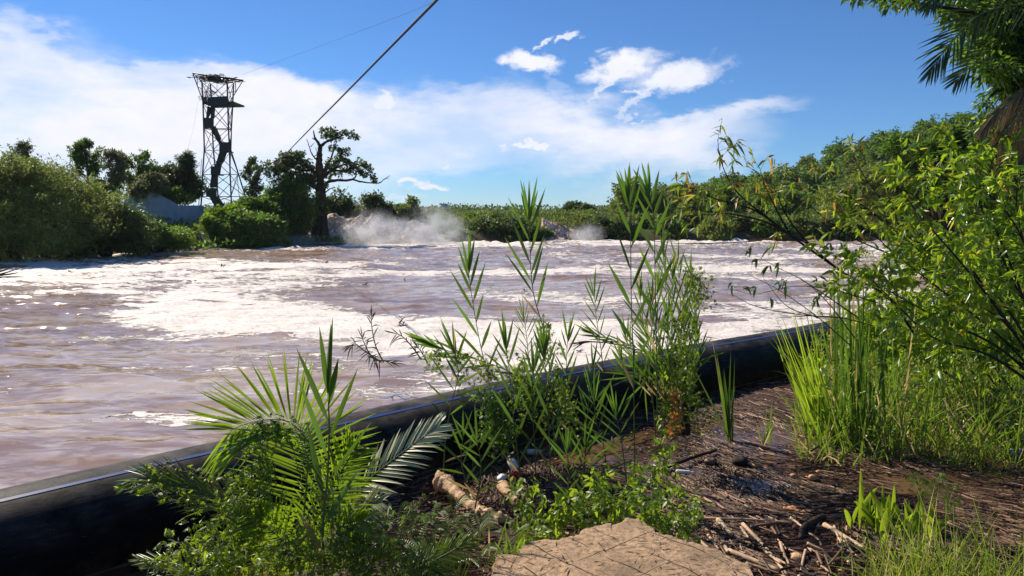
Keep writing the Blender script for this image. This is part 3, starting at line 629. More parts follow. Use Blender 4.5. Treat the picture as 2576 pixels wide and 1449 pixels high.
tpx('shrub', 'leafy bush with upright sprigs between tower and large tree', 'shrub', 59, (640, 560), [(620, 530, 46, 22), (665, 540, 40, 26), (650, 515, 30, 16)], mat='leaf_far_green', L_=.34, W_=.16, cl=.4, dens=1.4, nleaf=50)
bough_tree('tree', 'slender dark tree right of the lattice tower', 66, (640, 560), (624, 412), 36, 'leaf_far_dark', 24, up=1.4, ls=.2, lw=.10, dens=18, r=.1, t0=.2, shape=lambda t: .6+.4*sin(pi*t))
tpx('tree', 'dense dark leafy tree touching the left side of the large tree', 'tree', 61, (735, 600), [(735, 480, 48, 44), (710, 530, 48, 44), (765, 530, 34, 46), (720, 575, 44, 34), (690, 500, 26, 30)], mat='leaf_far_green', L_=.22, W_=.12, cl=.34, dens=1.05, nleaf=54, trunk_r=.25, limb_n=4)
tpx('tree', 'bluish round tree right of the large tree', 'tree', 72, (860, 575), [(850, 520, 40, 30), (870, 545, 36, 26), (830, 550, 30, 30)], mat='leaf_far_dark', L_=.28, W_=.16, cl=.5, dens=1.4, nleaf=50, trunk_r=.18)
tpx('shrub', 'bare twiggy pale bush behind the cascade', 'shrub', 71, (915, 580), [(910, 520, 20, 24), (930, 545, 24, 20), (898, 545, 16, 18)], mat='leaf_far_pale', L_=.14, W_=.08, cl=.35, dens=1., nleaf=22, trunk_r=.06)
tpx('tree', 'dark humped tree behind the middle of the cascade', 'tree', 70, (960, 580), [(940, 505, 20, 15), (955, 530, 34, 24), (975, 555, 28, 28), (950, 560, 26, 26)], mat='leaf_far_dark', L_=.26, W_=.16, cl=.42, dens=1.5, nleaf=54, trunk_r=.18)
tpx('tree', 'leaning green tree right of the dark humped tree', 'tree', 74, (1020, 575), [(1035, 510, 14, 12), (1020, 530, 26, 16), (1040, 550, 34, 22), (1000, 550, 24, 22), (1012, 572, 40, 18)], mat='leaf_far_olive', L_=.26, W_=.15, cl=.42, dens=1.4, nleaf=46, trunk_r=.12)

# ------------------------------------------------------------------ the large dead-topped tree
def c3(x, y, Yd=62.): return at((900+x/2.634)/1.4907, (450+y/2.634)/1.4907, Yd)
HB = c3(795, 1165); HT = thing('large_tree', HB, 'large dark tree with dead forked top and long bare right limb beside the cascade', 'tree')
tm = Mesh(); s_ = 62/F/2.634/1.4907
def limb(pts, r0, r1, dy=0., dy1=None, n=22, sides=8, wob=.05):
    dy1 = dy if dy1 is None else dy1
    P = np.array([c3(x, y)+np.array([0, dy+(dy1-dy)*i/(len(pts)-1), 0]) for i, (x, y) in enumerate(pts)])
    P = smooth_path(P, n); P[1:-1] += R.normal(size=(n-2, 3))*wob*s_*25
    tm.tube(P, np.linspace(r0*s_, r1*s_, n)*(1+.08*R.normal(size=n)), sides); return P
for a in range(7):                                   # fluted buttressed trunk
    an = a*2*pi/7; k = 26
    P = smooth_path([HB+np.array([cos(an)*.6, sin(an)*.6, -.5]), HB+np.array([cos(an)*.45, sin(an)*.4, .8]), c3(800, 900)+np.array([cos(an)*.33, sin(an)*.3, 0]), c3(795, 640)+np.array([cos(an)*.26, sin(an)*.25, 0])], 14)
    tm.tube(P, np.linspace(28, 16, 14)*s_, 8)
limb([(795, 1150), (800, 900), (795, 640), (790, 500)], 48, 32, sides=12)
limb([(795, 560), (782, 430), (787, 330), (795, 255)], 44, 20)
limb([(795, 262), (765, 212), (742, 180), (725, 105)], 18, 5)
limb([(750, 195), (730, 188), (712, 176)], 10, 4, n=8)
limb([(795, 262), (850, 222), (900, 205), (1000, 170), (1100, 130)], 17, 3, 0, -.6)
limb([(800, 560), (850, 480), (885, 395)], 30, 14)
limb([(870, 450), (905, 340), (930, 240), (945, 200)], 11, 3, 0, .6)
limb([(765, 402), (735, 370), (702, 305), (688, 250), (668, 192)], 8, 2.5, 0, -.3)
limb([(700, 265), (735, 222)], 4, 2, n=6); limb([(735, 360), (770, 335)], 5, 2, n=6); limb([(770, 330), (740, 268)], 4, 1.5, n=6)
limb([(815, 570), (900, 490), (1000, 440), (1100, 420)], 18, 4, 0, 1)
limb([(900, 500), (1050, 500), (1160, 480), (1320, 570)], 12, 3, 0, -1)
limb([(825, 690), (870, 618), (960, 598), (1080, 598), (1150, 575), (1168, 540)], 20, 5, 0, -.8)
limb([(1130, 590), (1230, 615), (1390, 628), (1450, 592), (1508, 558)], 9, 2, -.7, -1.4)
limb([(1390, 628), (1410, 605)], 3, 1.5, -1, n=5); limb([(1450, 592), (1500, 580)], 3, 1.2, -1.2, n=5)
limb([(785, 570), (700, 480), (600, 400), (480, 375), (300, 455)], 22, 3, 0, -1)
limb([(720, 500), (560, 490), (420, 440), (230, 490)], 12, 2.5, 0, 1); limb([(650, 440), (560, 380), (440, 330)], 9, 2.5, 0, .4)
limb([(840, 730), (885, 690), (925, 672), (920, 690)], 7, 2, -.3); limb([(1000, 690), (1030, 735), (1085, 655)], 4, 1.5, -.5)
limb([(850, 1000), (880, 950), (905, 905)], 6, 2, -.8, n=6)
tm.build('trunk', 'bark_dark', HT)
cl_ = [(860, 130, 50), (820, 105, 30), (930, 160, 55), (1010, 140, 45), (1085, 140, 40), (900, 195, 36), (1140, 165, 22), (905, 290, 42), (960, 290, 38), (1045, 308, 40), (1000, 400, 52), (1075, 430, 68),
       (1170, 440, 62), (1240, 515, 55), (1300, 560, 38), (930, 470, 55), (1000, 520, 45), (850, 460, 34), (1170, 510, 50), (1100, 500, 50), (1330, 590, 20), (500, 365, 85), (420, 400, 80), (590, 395, 85), (330, 450, 60), (255, 465, 50), (210, 485, 26),
       (670, 440, 70), (400, 480, 80), (500, 470, 90), (610, 510, 85), (690, 560, 75), (300, 520, 40), (590, 340, 50), (440, 340, 40), (640, 620, 90), (860, 640, 30), (780, 830, 30), (870, 900, 30), (400, 560, 50), (480, 560, 60), (740, 560, 45), (760, 470, 30), (980, 350, 30), (860, 560, 40), (900, 420, 40), (1230, 460, 40), (840, 160, 40), (700, 620, 60), (150, 470, 22), (1000, 320, 30), (950, 100, 30)]
Cc = []; Rc = []
for (x, y, r) in cl_:
    k = max(4, int((r/20.)**2*1.25)); q = unit(R.normal(size=(k, 3)))*R.random((k, 1))**.35*r*1.12*s_*np.array([1, 1.5, .85])
    Cc.append(c3(x, y)+q); Rc.append(np.full(k, 20*s_))
V, Fq = crown_leaves(np.concatenate(Cc), np.concatenate(Rc)*.95, 17, .22, .14, .8)
mk('crown', V, Fq, 'leaf_far_dark', HT)

# ------------------------------------------------------------------ far bank, centre and right
far_list = [
 ('low green bush on the far bank beside the cascade end', 1110, 588, 42, 24, 70, 'leaf_far_green'), ('bright grassy hummock on the far bank left of the darkest bush', 1165, 572, 48, 22, 78, 'leaf_far_bright'),
 ('olive bush beside the distant water tower', 1085, 556, 40, 14, 84, 'leaf_far_olive'), ('dark bush with a deep shadow on the far bank', 1215, 580, 44, 30, 69.5, 'leaf_far_dark'),
 ('round green bush above the deep shadowed bush', 1180, 550, 40, 16, 86, 'leaf_far_green'), ('broad dark bush behind the reed with the tallest tip', 1285, 578, 62, 32, 70, 'leaf_far_dark'),
 ('sunny green bush on the far bank above the dark ones', 1270, 553, 70, 14, 88, 'leaf_far_bright'), ('grassy bright slope left of the small cascade', 1345, 572, 46, 20, 80, 'leaf_far_bright'),
 ('small dark bush at the left foot of the small cascade', 1368, 594, 24, 18, 69.5, 'leaf_far_green'), ('green thicket above the small cascade', 1420, 552, 50, 16, 90, 'leaf_far_green'),
 ('dark glossy bush at the right foot of the small cascade', 1510, 575, 36, 34, 71, 'leaf_far_dark'), ('pale green bush above the small cascade spray', 1465, 560, 30, 22, 80, 'leaf_far_olive'),
 ('dark bush right of the small cascade behind the reed clump', 1565, 580, 38, 28, 70, 'leaf_far_dark'), ('olive bush behind the tall reed clump', 1620, 565, 44, 32, 74, 'leaf_far_olive'),
 ('green bush on the shore right of the reed clump', 1685, 575, 44, 30, 71, 'leaf_far_green'), ('dark round bush on the shore under the long bare branch', 1735, 560, 40, 30, 74, 'leaf_far_dark'),
 ('light bush on the shore below the forested hill', 1800, 578, 44, 28, 70.5, 'leaf_far_olive'), ('dark shoreline bush at the middle of the hill foot', 1860, 572, 44, 32, 72, 'leaf_far_dark'),
 ('green shoreline bush partly behind the long branch', 1930, 575, 48, 32, 71, 'leaf_far_green'), ('olive shoreline bush near the right shrub', 2010, 575, 52, 34, 72, 'leaf_far_olive'),
 ('dark shoreline bush beside the tall bright blades', 2090, 578, 50, 34, 71, 'leaf_far_dark'), ('shoreline bush seen through the right shrub', 2180, 575, 56, 36, 72, 'leaf_far_green'),
 ('large shoreline bush behind the right shrub', 2290, 570, 70, 44, 74, 'leaf_far_olive'), ('farthest right shoreline bush', 2420, 565, 90, 50, 72, 'leaf_far_green')]
for (lb, x, y, rx, ry, Yd, mt) in far_list:
    tpx('shrub', lb, 'shrub', Yd, (x, 606 if Yd < 76 else 580), [(x-rx*.35, y+4, rx*.6, ry*.8), (x+rx*.35, y+2, rx*.62, ry*.82), (x, y-ry*.3, rx*.5, ry*.55), (x+rx*.1, y+ry*.45, rx*.9, ry*.5)], mat=mt, L_=.28, W_=.16, cl=.42, dens=1.3, nleaf=44, group='bushes along the far bank', trunk_r=.06, limb_n=1)
tpx('tree', 'distant dark flat topped tree above the small cascade', 'tree', 150, (1462, 545), [(1440, 520, 18, 10), (1460, 522, 22, 9), (1482, 528, 16, 8), (1455, 532, 34, 8)], mat='leaf_far_dark', L_=.6, W_=.4, cl=.7, dens=1.4, nleaf=40, trunk_r=.4)
tpx('tree', 'rust and green tree standing behind the reed tips', 'tree', 82, (1640, 590), [(1590, 465, 22, 16), (1570, 490, 26, 20), (1610, 500, 34, 26), (1650, 505, 30, 28), (1580, 530, 40, 28), (1640, 545, 44, 26)], mat='leaf_far_olive', L_=.3, W_=.18, cl=.5, dens=1.2, nleaf=40, trunk_r=.2)
for i, (x, y, rx, ry, Yd, mt, lb) in enumerate([(1090, 545, 34, 12, 105, 'leaf_far_dark', 'dark low bush under the distant water tower'), (1140, 549, 30, 12, 98, 'leaf_far_green', 'second row bush right of the distant water tower'), (1205, 546, 40, 12, 110, 'leaf_far_olive', 'second row olive bush on the far bank'), (1250, 551, 34, 14, 96, 'leaf_far_dark', 'second row dark bush above the deep shadow'),
   (1310, 548, 38, 12, 104, 'leaf_far_green', 'second row bush behind the fan tipped reed'), (1355, 552, 34, 14, 98, 'leaf_far_dark', 'second row dark bush left of the small cascade'), (1400, 546, 40, 12, 112, 'leaf_far_olive', 'second row bush directly above the small cascade'), (1490, 548, 44, 16, 100, 'leaf_far_green', 'second row bush below the distant flat topped tree'), (1545, 545, 40, 18, 104, 'leaf_far_dark', 'second row dark bush left of the reed tips'), (1150, 592, 28, 15, 68, 'leaf_far_green', 'waterside bush where the large cascade ends'), (1335, 590, 30, 16, 69, 'leaf_far_dark', 'waterside dark bush behind the fan tipped reed'), (1248, 560, 26, 24, 76, 'leaf_far_dark', 'twiggy dark bush with ragged top in the middle of the far bank')]):
    tpx('shrub', lb, 'shrub', Yd, (x, 570), [(x-rx*.4, y+3, rx*.55, ry*.8), (x+rx*.4, y+1, rx*.6, ry*.85), (x, y-ry*.35, rx*.4, ry*.55)], mat=mt, L_=.3, W_=.16, cl=.45, dens=1.3, nleaf=44, group='bushes along the far bank', trunk_r=.06, limb_n=1)
# hill forest: three kinds of tree, copied over the slope
protos = []
for i, (mt, lobes) in enumerate([('leaf_hill', [((0, 0, 3.2), (2.3, 2.3, 1.7)), ((1.3, .3, 2.4), (1.6, 1.6, 1.2)), ((-1.3, -.3, 2.6), (1.7, 1.6, 1.3)), ((.2, -.9, 1.5), (2.2, 1.7, 1.1))]),
        ('leaf_hill_olive', [((0, 0, 3.6), (1.7, 1.7, 1.6)), ((1.4, .3, 2.2), (1.5, 1.4, 1.1)), ((-1.1, .2, 2.), (1.9, 1.5, 1.2))]),
        ('leaf_hill', [((0, 0, 4.4), (1.5, 1.4, 1.4)), ((-.4, 0, 2.6), (2.2, 1.9, 1.4)), ((1., .3, 1.6), (2., 1.6, 1.2)), ((.8, 0, 3.6), (1.1, 1.1, 1.))])]):
    protos.append(make_tree('hill_tree', 'x', 'tree', (0, 0, 0), lobes, mat=mt, L_=.5, W_=.34, cl=.75, dens=1.3, nleaf=40, trunk_r=.2, group='trees of the forest on the right hill', limb_n=1))
HL = ['full rounded green tree of the forest covering the right hill', 'open olive tree of the forest covering the right hill', 'taller peaked green tree of the forest covering the right hill']
placed = []; used = [0, 0, 0]; tries = 0
while len(placed) < 285 and tries < 30000:
    tries += 1
    y = rnd.uniform(95, 215); x = y*rnd.uniform(.15, .74)
    if y < 110 and x > 70: pass
    if any((x-a)**2+(y-b)**2 < (4.4+.012*y)**2 for a, b in placed): continue
    placed.append((x, y))
PX = np.array(placed); HZ, _, _ = height(PX[:, 0], PX[:, 1])
for (x, y), z in zip(placed, HZ):
    k = rnd.choice([0, 0, 1, 2]); s0 = rnd.uniform(.7, 1.35)*(1+.12*(y > 170))*(.72+.28*sstep(110, 170, y)); loc = (x, y, z-.4)
    if used[k] == 0:
        o = protos[k]; o.location = loc; o.rotation_euler = (0, 0, rnd.uniform(0, 6.28)); o.scale = (s0, s0, s0*.95); o['label'] = HL[k]
    else: copy_thing(protos[k], loc, rnd.uniform(0, 6.28), (s0, s0, s0*rnd.uniform(.8, 1.1)), HL[k])
    used[k] += 1
# undergrowth over hill and banks (one mass of leaves)
n = 150000; th = R.uniform(-.2, .64, n); rr_ = 74*np.exp(R.random(n)*math.log(230/74)); xs = np.where(R.random(n) < .25, R.uniform(-.25, .2, n), th*1.15)*rr_
zz, sdd, nsd = height(xs, rr_); ok = (sdd > 1.5); xs, rr_, zz = xs[ok], rr_[ok], zz[ok]; k = len(xs)
cl = np.stack([xs, rr_, zz+R.random(k)**1.5*1.3*(.4+np.clip(fbm(xs*.12, rr_*.12, 3, 71)+.35, 0, 1))], 1); sc_ = (.14+.0016*rr_)*R.uniform(.6, 1.5, k)
V, Fq = leaves(cl, R.normal(size=(k, 3))+np.array([0, 0, .6]), R.normal(size=(k, 3))+np.array([0, 0, .5]), sc_, sc_*.6)
mk('undergrowth', V, Fq, 'leaf_hill_olive', label='mass of low scrub between the trees across the far bank and hill', cat='undergrowth', kind='stuff')
n = 30000; xs = R.uniform(-60, -12, n); ys = R.uniform(38, 95, n); zz, sdd, _ = height(xs, ys); ok = sdd > .4; xs, ys, zz = xs[ok], ys[ok], zz[ok]; k = len(xs)
V, Fq = leaves(np.stack([xs, ys, zz+R.random(k)*.5], 1), R.normal(size=(k, 3))+np.array([0, 0, .9]), R.normal(size=(k, 3))+np.array([0, 0, .5]), .38*R.uniform(.6, 1.4, k), .2)
mk('undergrowth', V, Fq, 'leaf_far_bright', label='low green ground cover on the left bank around the tower', cat='undergrowth', kind='stuff')
# distant wooded plain in front of the far hills
n = 60000; ys = 230*np.exp(R.random(n)*math.log(1500/230)); xs = R.uniform(-.75, .75, n)*ys; zz, _, _ = height(xs, ys)
cn = fbm(xs*.02, ys*.008, 3, 44); sc_ = (.0017*ys+.4)*R.uniform(.6, 1.6, n)
V, Fq = leaves(np.stack([xs, ys, zz+(1+np.clip(cn, -.2, .6)*5+R.random(n)*3.)*(.55+.0009*ys)], 1), R.normal(size=(n, 3))+np.array([0, 0, .7]), R.normal(size=(n, 3)), sc_, sc_*.7)
mk('distant_wood', V, Fq, 'leaf_far_dark', label='far off strip of woodland along the horizon', cat='woodland', kind='stuff')

# ------------------------------------------------------------------ concrete wall
def prism(m, quad_front, back):                      # quad of 4 world points extruded by vector
    q = np.array(quad_front); b = q+np.asarray(back)
    m.add(np.vstack([q, b]), [(0, 1, 2, 3), (7, 6, 5, 4), (0, 4, 5, 1), (1, 5, 6, 2), (2, 6, 7, 3), (3, 7, 4, 0)])
WA = at(312, 489, 60.5); WB = at(372, 480, 57.5); WC = at(438, 516, 58.2); WD = at(506, 517, 58.6)
def down(p, z): return np.array([p[0], p[1], z])
zb = .9
wall = thing('concrete_wall', (WB[0], WB[1], zb), 'grey concrete wing wall with sloping top on the left bank', 'wall')
m = Mesh(); prism(m, [down(WA, zb), down(WB, zb), WB, WA], (.15, .35, 0)); m.build('side_wall', 'wall_concrete', wall, False, label='paler left face of the wing wall')
m = Mesh(); WB2 = WB+np.array([.02, 0, 0]); prism(m, [down(WB2, zb), down(WC, zb), WC, WB2], (.12, .4, 0)); m.build('sloping_wall', 'wall_concrete', wall, False)
m = Mesh(); WC2 = WC+np.array([.02, 0, -.01]); prism(m, [down(WC2, zb), down(WD, zb), WD, WC2], (.02, .42, 0)); m.build('head_wall', 'wall_concrete', wall, False)
m = Mesh(); cz = np.array([0, 0, .05]); prism(m, [WB2+np.array([-.03, -.03, .004]), WC+np.array([0, -.03, .004]), WC+cz+np.array([0, -.03, .0]), WB2+cz+np.array([-.03, -.03, 0])], (.12, .46, 0)); m.build('coping', 'wall_concrete', wall, False)

# ------------------------------------------------------------------ lattice tower
def c2(x, y, Yd): return at((650+x/2.414)/1.4907, (240+y/2.414)/1.4907, Yd)
TW = thing('lattice_tower', c2(400, 1300, 75.5), 'tall dark steel lattice tower with zigzag stairs and a tangled net roof', 'tower')
lv = [1290, 1200, 1000, 780, 585, 360, 165]
LX = {'A': [250, 256, 264, 280, 275, 268, 258], 'B': [430, 405, 384, 362, 353, 346, 335], 'C': [528, 522, 514, 508, 498, 492, 486], 'D': [680, 652, 590, 520, 524, 537, 545]}
LY = {'A': 74., 'B': 76.6, 'C': 74.6, 'D': 77.}
LEG = {k: [c2(x, y+(10 if k in 'BD' and i > 3 else 0), LY[k]) for i, (x, y) in enumerate(zip(LX[k], lv))] for k in LX}
for k in 'ABCD': Mesh().tube(LEG[k], .075, 5).build('leg', 'tower_steel', TW)
br = Mesh()
faces_ = [('A', 'C'), ('B', 'D'), ('A', 'B'), ('C', 'D')]
for i in range(1, 6):
    for a, b in faces_:
        br.tube([LEG[a][i], LEG[b][i]], .035, 4)
        br.tube([LEG[a][i], LEG[b][i+1]], .032, 4); br.tube([LEG[b][i], LEG[a][i+1]], .032, 4)
for a, b in faces_[:2]: br.tube([LEG[a][0], LEG[b][1]], .032, 4); br.tube([LEG[b][0], LEG[a][1]], .032, 4)
br.tube([c2(575, 1000, 76), c2(597, 1200, 76)], .03, 4); br.tube([c2(575, 1010, 76), c2(520, 1200, 75)], .03, 4)
br.build('brace', 'tower_steel', TW, label='crossed bracing bars between the four legs')
def boxc2(m, x0, y0, x1, y1, Yd, dep, tilt=0):
    a = c2(x0, y1, Yd); b = c2(x1, y1+tilt, Yd); c = c2(x1, y0+tilt, Yd); d = c2(x0, y0, Yd); prism(m, [a, b, c, d], (.05, dep, 0))
m = Mesh(); boxc2(m, 268, 345, 540, 360, 74.2, 3., -8); m.add(*[np.array([c2(270, 352, 74.15), c2(350, 390, 74.15), c2(510, 376, 74.15), c2(538, 346, 74.15)]), [(0, 1, 2, 3)]]); m.build('platform', 'tower_panel', TW, False)
m = Mesh(); boxc2(m, 312, 300, 490, 380, 73.9, .06, -10); m.build('parapet', 'tower_panel', TW, False); m = Mesh(); boxc2(m, 262, 300, 300, 360, 75.5, .06, -4); m.build('parapet', 'tower_panel', TW, False)
for (x0, y0, x1, y1, yd) in [(275, 485, 360, 578, 73.8), (415, 705, 505, 795, 73.9), (338, 925, 416, 1005, 73.8), (296, 1120, 386, 1200, 73.8)]:
    m = Mesh(); boxc2(m, x0, y0, x1, y1-4, yd, .06, 3); boxc2(m, x0, y1-8, x1, y1, yd+.1, 1.1, 3); boxc2(m, x0, y0+4, x1, y1, yd+1.2, .06, 3); m.build('landing', 'tower_panel', TW, False)
for q in [[(330, 575), (362, 560), (412, 665), (400, 705)], [(398, 690), (415, 690), (450, 770), (440, 790)], [(425, 765), (468, 792), (432, 890), (384, 905)], [(382, 905), (418, 895), (402, 1000), (385, 1000)],
          [(345, 1000), (356, 1003), (345, 1120), (328, 1115)], [(368, 1003), (384, 1003), (382, 1118), (366, 1118)], [(320, 1195), (386, 1195), (455, 1300), (380, 1300)],
          [(308, 380), (325, 385), (318, 440), (296, 485)], [(342, 388), (357, 390), (350, 488), (336, 488)]]:
    m = Mesh(); yd = 74.1+R.random()*.6; prism(m, [c2(q[3][0], q[3][1], yd), c2(q[2][0], q[2][1], yd), c2(q[1][0], q[1][1], yd), c2(q[0][0], q[0][1], yd)], (.05, .5, 0)); m.build('stair_flight', 'tower_panel', TW, False)
m = Mesh()
c_ = [c2(175, 82, 73), c2(632, 148, 73.4), c2(548, 158, 77.5), c2(345, 106, 78)]
ins = [c2(258, 155, 74), c2(487, 165, 74.6), c2(520, 150, 77), c2(335, 150, 76.6)]
for i in range(4): m.tube([c_[i], c_[(i+1) % 4]], .06, 4); m.tube([ins[i], ins[(i+1) % 4]], .04, 4); m.tube([c_[i], ins[i]], .04, 4)
m.tube([c_[0], c2(268, 335, 74)], .05, 4); m.tube([c_[1], c2(515, 335, 75)], .05, 4); m.tube([c2(214, 105, 73.5), c2(218, 190, 73.5)], .035, 4); m.tube([c2(218, 205, 73.7), c2(262, 228, 74)], .03, 4)
m.tube([c2(562, 158, 74), c2(566, 250, 74)], .04, 4); m.tube([c2(490, 258, 74.6), c2(566, 250, 74)], .035, 4); m.tube([c_[3], c2(300, 250, 76)], .035, 4)
m.tube([c2(395, 175, 76), c2(395, 250, 76)], .02, 4); m.tube([c2(340, 240, 75), c2(400, 262, 75)], .03, 4); m.tube([c2(270, 250, 74.3), c2(400, 252, 74.3)], .02, 4)
m.build('roof_frame', 'tower_steel', TW)
m = Mesh()                                            # tangled netting on the roof frame
for i in range(170):
    u, v = R.random(2); p0 = ins[0]*(1-u)*(1-v)+ins[1]*u*(1-v)+ins[2]*u*v+ins[3]*(1-u)*v
    p0 = p0+np.array([0, 0, .28-.3*abs(u-.5)+R.normal()*.06]); P = [p0]
    for j in range(5): P.append(P[-1]+R.normal(size=3)*np.array([.28, .4, .07]))
    m.tube(smooth_path(P, 12), .028, 3, False)
m.build('roof_net', 'leaf_drowned', TW)
m = Mesh()
for i in range(60):
    x = R.uniform(268, 345); y = R.uniform(240, 350); p = c2(x, y, 74.8); P = [p]
    for j in range(4): P.append(P[-1]+R.normal(size=3)*.2)
    m.tube(P, .015, 3, False)
m.build('side_net', 'leaf_drowned', TW)

# ------------------------------------------------------------------ cables
def cable(pts, r, label, mat='cable_steel', n=60, name='steel_cable', twist=False, sides=8):
    m = Mesh(); P = smooth_path(pts, n) if len(pts) > 2 else np.linspace(pts[0], pts[1], n)
    if twist:
        D = unit((P[-1]-P[0])[None])[0]; U = unit(np.cross(D, (0, 0, 1.))[None])[0]; V_ = np.cross(D, U)
        Ln = np.linalg.norm(P[-1]-P[0]); tt = np.linspace(0, 1, n)
        for k in range(4):
            ph = tt*Ln*2*pi/.16+k*pi/2
            m.tube(P+r*.55*(np.cos(ph)[:, None]*U+np.sin(ph)[:, None]*V_), r*.5, 5)
    else: m.tube(P, r, sides)
    tag(m.build(name, mat), label, 'cable')
e0 = at(1150, -52, 5.2); e1 = at(725, 381, 19); dv = e1-e0
cable([e0-dv*.05, e0+dv*.35+np.array([0, 0, -.0]), e1, at(640, 470, 60)], .0105, 'thick twisted steel cable crossing the sky to behind the large tree', n=60)
cable([at(1160, -35, 20), at(980, 50, 40), at(610, 188, 74)], .007, 'hair thin wire running from the tower roof up across the sky')
cable([at(497, 258, 73.5), at(487, 320, 73), at(470, 385, 62)], .006, 'very thin guy wire hanging down left of the tower', n=20)
cable([at(500, 518, 66), at(507, 400, 74)], .03, 'short guy wire between wall end and tower', n=4)
# ------------------------------------------------------------------ distant structures
WT = thing('water_tower', at(1118, 548, 210), 'tiny grey tank on a lattice stand beyond the far bank', 'water tower')
m = Mesh(); c = at(1118, 519, 210); m.box(c, (1.7, 1.7, 1.1)); m.box(c+np.array([0, 0, .6]), (1.8, 1.8, .12)); m.box(c-np.array([0, 0, .9]), (1.1, 1.1, .3)); m.build('tank', 'tank_grey', WT, False)
m = Mesh()
for sx_ in (-1, 1):
    for sy_ in (-1, 1):
        m.tube([c+np.array([sx_*.55, sy_*.55, -.9]), c+np.array([sx_*.9, sy_*.9, -5])], .08, 4)
for k in range(4): z0 = -1.-k; m.tube([c+np.array([-.6, -.6, z0]), c+np.array([.65, -.6, z0-1])], .05, 4); m.tube([c+np.array([.6, -.6, z0]), c+np.array([-.65, -.6, z0-1])], .05, 4)
m.build('stand', 'tank_grey', WT)
for i, (x, y, w_, Yd, lb) in enumerate([(1185, 541, 20, 420, 'long low white roofed shed on the plain right of the water tower'), (1395, 541, 34, 430, 'pale greenhouse roof glimpsed above the far bushes'), (1255, 542, 14, 460, 'small pale shed far beyond the shadowed bushes')]):
    s0 = Yd/F; c = at(x, y, Yd); m = Mesh(); wd = w_*s0*2; h_ = 1.3
    T = thing('shed', c, lb, 'building'); m.box(c, (wd, 6, 2)); m.build('wall', 'tank_grey', T, False)
    m = Mesh(); a = c+np.array([-wd/2-.3, -3.3, 1.01]); 
    m.add([a, a+[wd+.6, 0, 0], a+[wd+.6, 3.3, h_], a+[0, 3.3, h_], a+[0, 6.6, 0], a+[wd+.6, 6.6, 0]], [(0, 1, 2, 3), (3, 2, 5, 4)]); m.build('roof', 'roof_white', T, False)
# ================================================================== pipe
PT = thing('pipeline', (PIPE[1][0], PIPE[1][1], .12), 'large black plastic pipe with blue stripes lying along the flooded bank', 'pipe')
PP = smooth_path(np.column_stack([PIPEX, np.full(len(PIPEX), .12)]), 160)
PP[:, 2] += .012*np.sin(np.arange(160)*.17)
PRr = .5*(1+.006*np.sin(np.arange(160)*.4))
Mesh().tube(PP, PRr, 56).build('pipe_wall', 'pipe_plastic', PT)
Tn = unit(np.gradient(PP, axis=0)); Nr = unit(np.cross(Tn, (0, 0, 1.)))   # towards the camera side
def strip(phi, w_, lift, mat, wave=0., name='stripe'):
    a0 = phi+wave*np.sin(np.arange(160)*.11); hw = w_/2/.5; V = []
    for s_ in (-1, 1):
        a = a0+s_*hw; V.append(PP+(PRr[:, None]+lift)*(np.sin(a)[:, None]*Nr+np.cos(a)[:, None]*np.array([0, 0, 1.])))
    V = np.stack(V, 1).reshape(-1, 3); i = np.arange(159)*2
    mk(name, V, np.stack([i, i+1, i+3, i+2], 1), mat, PT)
if Nr[80][1] > 0: Nr = -Nr
strip(radians(16), .032, .003, 'pipe_stripe', .02); strip(radians(96), .02, .003, 'pipe_stripe_dusty', .01, name='mud_line'); strip(radians(-75), .032, .003, 'pipe_stripe')

# ================================================================== concrete slab
zs = .5
backl = np.array([gz(x, y, zs) for x, y in [(1258, 1412), (1268, 1392), (1300, 1374), (1380, 1350), (1450, 1331), (1520, 1312), (1575, 1299), (1597, 1299), (1612, 1308), (1630, 1326), (1665, 1338), (1750, 1362), (1830, 1389), (1880, 1414), (1900, 1432)]])
front = np.array([gz(x, y, zs) for x, y in [(1255, 1440), (1240, 1700), (1600, 1780), (1960, 1700), (1905, 1455)]])
nb, nv_ = 150, 70
def resample(P, n, jag=0):
    d = np.concatenate([[0], np.cumsum(np.linalg.norm(np.diff(P, axis=0), axis=1))]); t = np.linspace(0, d[-1], n)
    Q = np.stack([np.interp(t, d, P[:, k]) for k in range(3)], 1)
    if jag: Q[:, 0] += fbm(t*9, t*0+3, 4, 3)*jag; Q[:, 1] += fbm(t*9, t*0+8, 4, 6)*jag
    return Q
Bk = resample(backl, nb, .08); Fr = resample(front, nb, .06); tt = np.linspace(0, 1, nv_)[:, None, None]
TOP = Bk[None]*(1-tt)+Fr[None]*tt
TOP[..., 2] += fbm(TOP[..., 0]*2, TOP[..., 1]*2, 3, 4)*.025+fbm(TOP[..., 0]*14, TOP[..., 1]*14, 3, 9)*.008
edge = np.minimum(np.minimum(tt[..., 0]*nv_, (1-tt[..., 0])*nv_), np.minimum(np.arange(nb), nb-1-np.arange(nb))[None])
TOP[..., 2] -= .018*np.exp(-(edge/1.5)**2)
V = TOP.reshape(-1, 3); Fq = grid_faces(nv_, nb)
per = np.concatenate([np.arange(nb), np.arange(1, nv_)*nb+nb-1, (nv_-1)*nb+np.arange(nb-2, -1, -1), np.arange(nv_-2, 0, -1)*nb]); k = len(per)
ringv = V[per]; c0 = V.mean(0); Vs = [V]; Fs = [Fq]; off = len(V); prev = per
for j in range(1, 8):
    q = ringv.copy(); q[:, 2] -= .085*j; dd = unit(q-c0)*np.array([1, 1, 0]); a = np.arange(k)*.35
    q += dd*(fbm(a, a*0+j*.9, 4, 7)*.09-.02*np.sin(j))[:, None]; Vs.append(q); cur = off+np.arange(k); off += k
    Fs.append(np.stack([prev, cur, np.roll(cur, -1), np.roll(prev, -1)], 1)); prev = cur
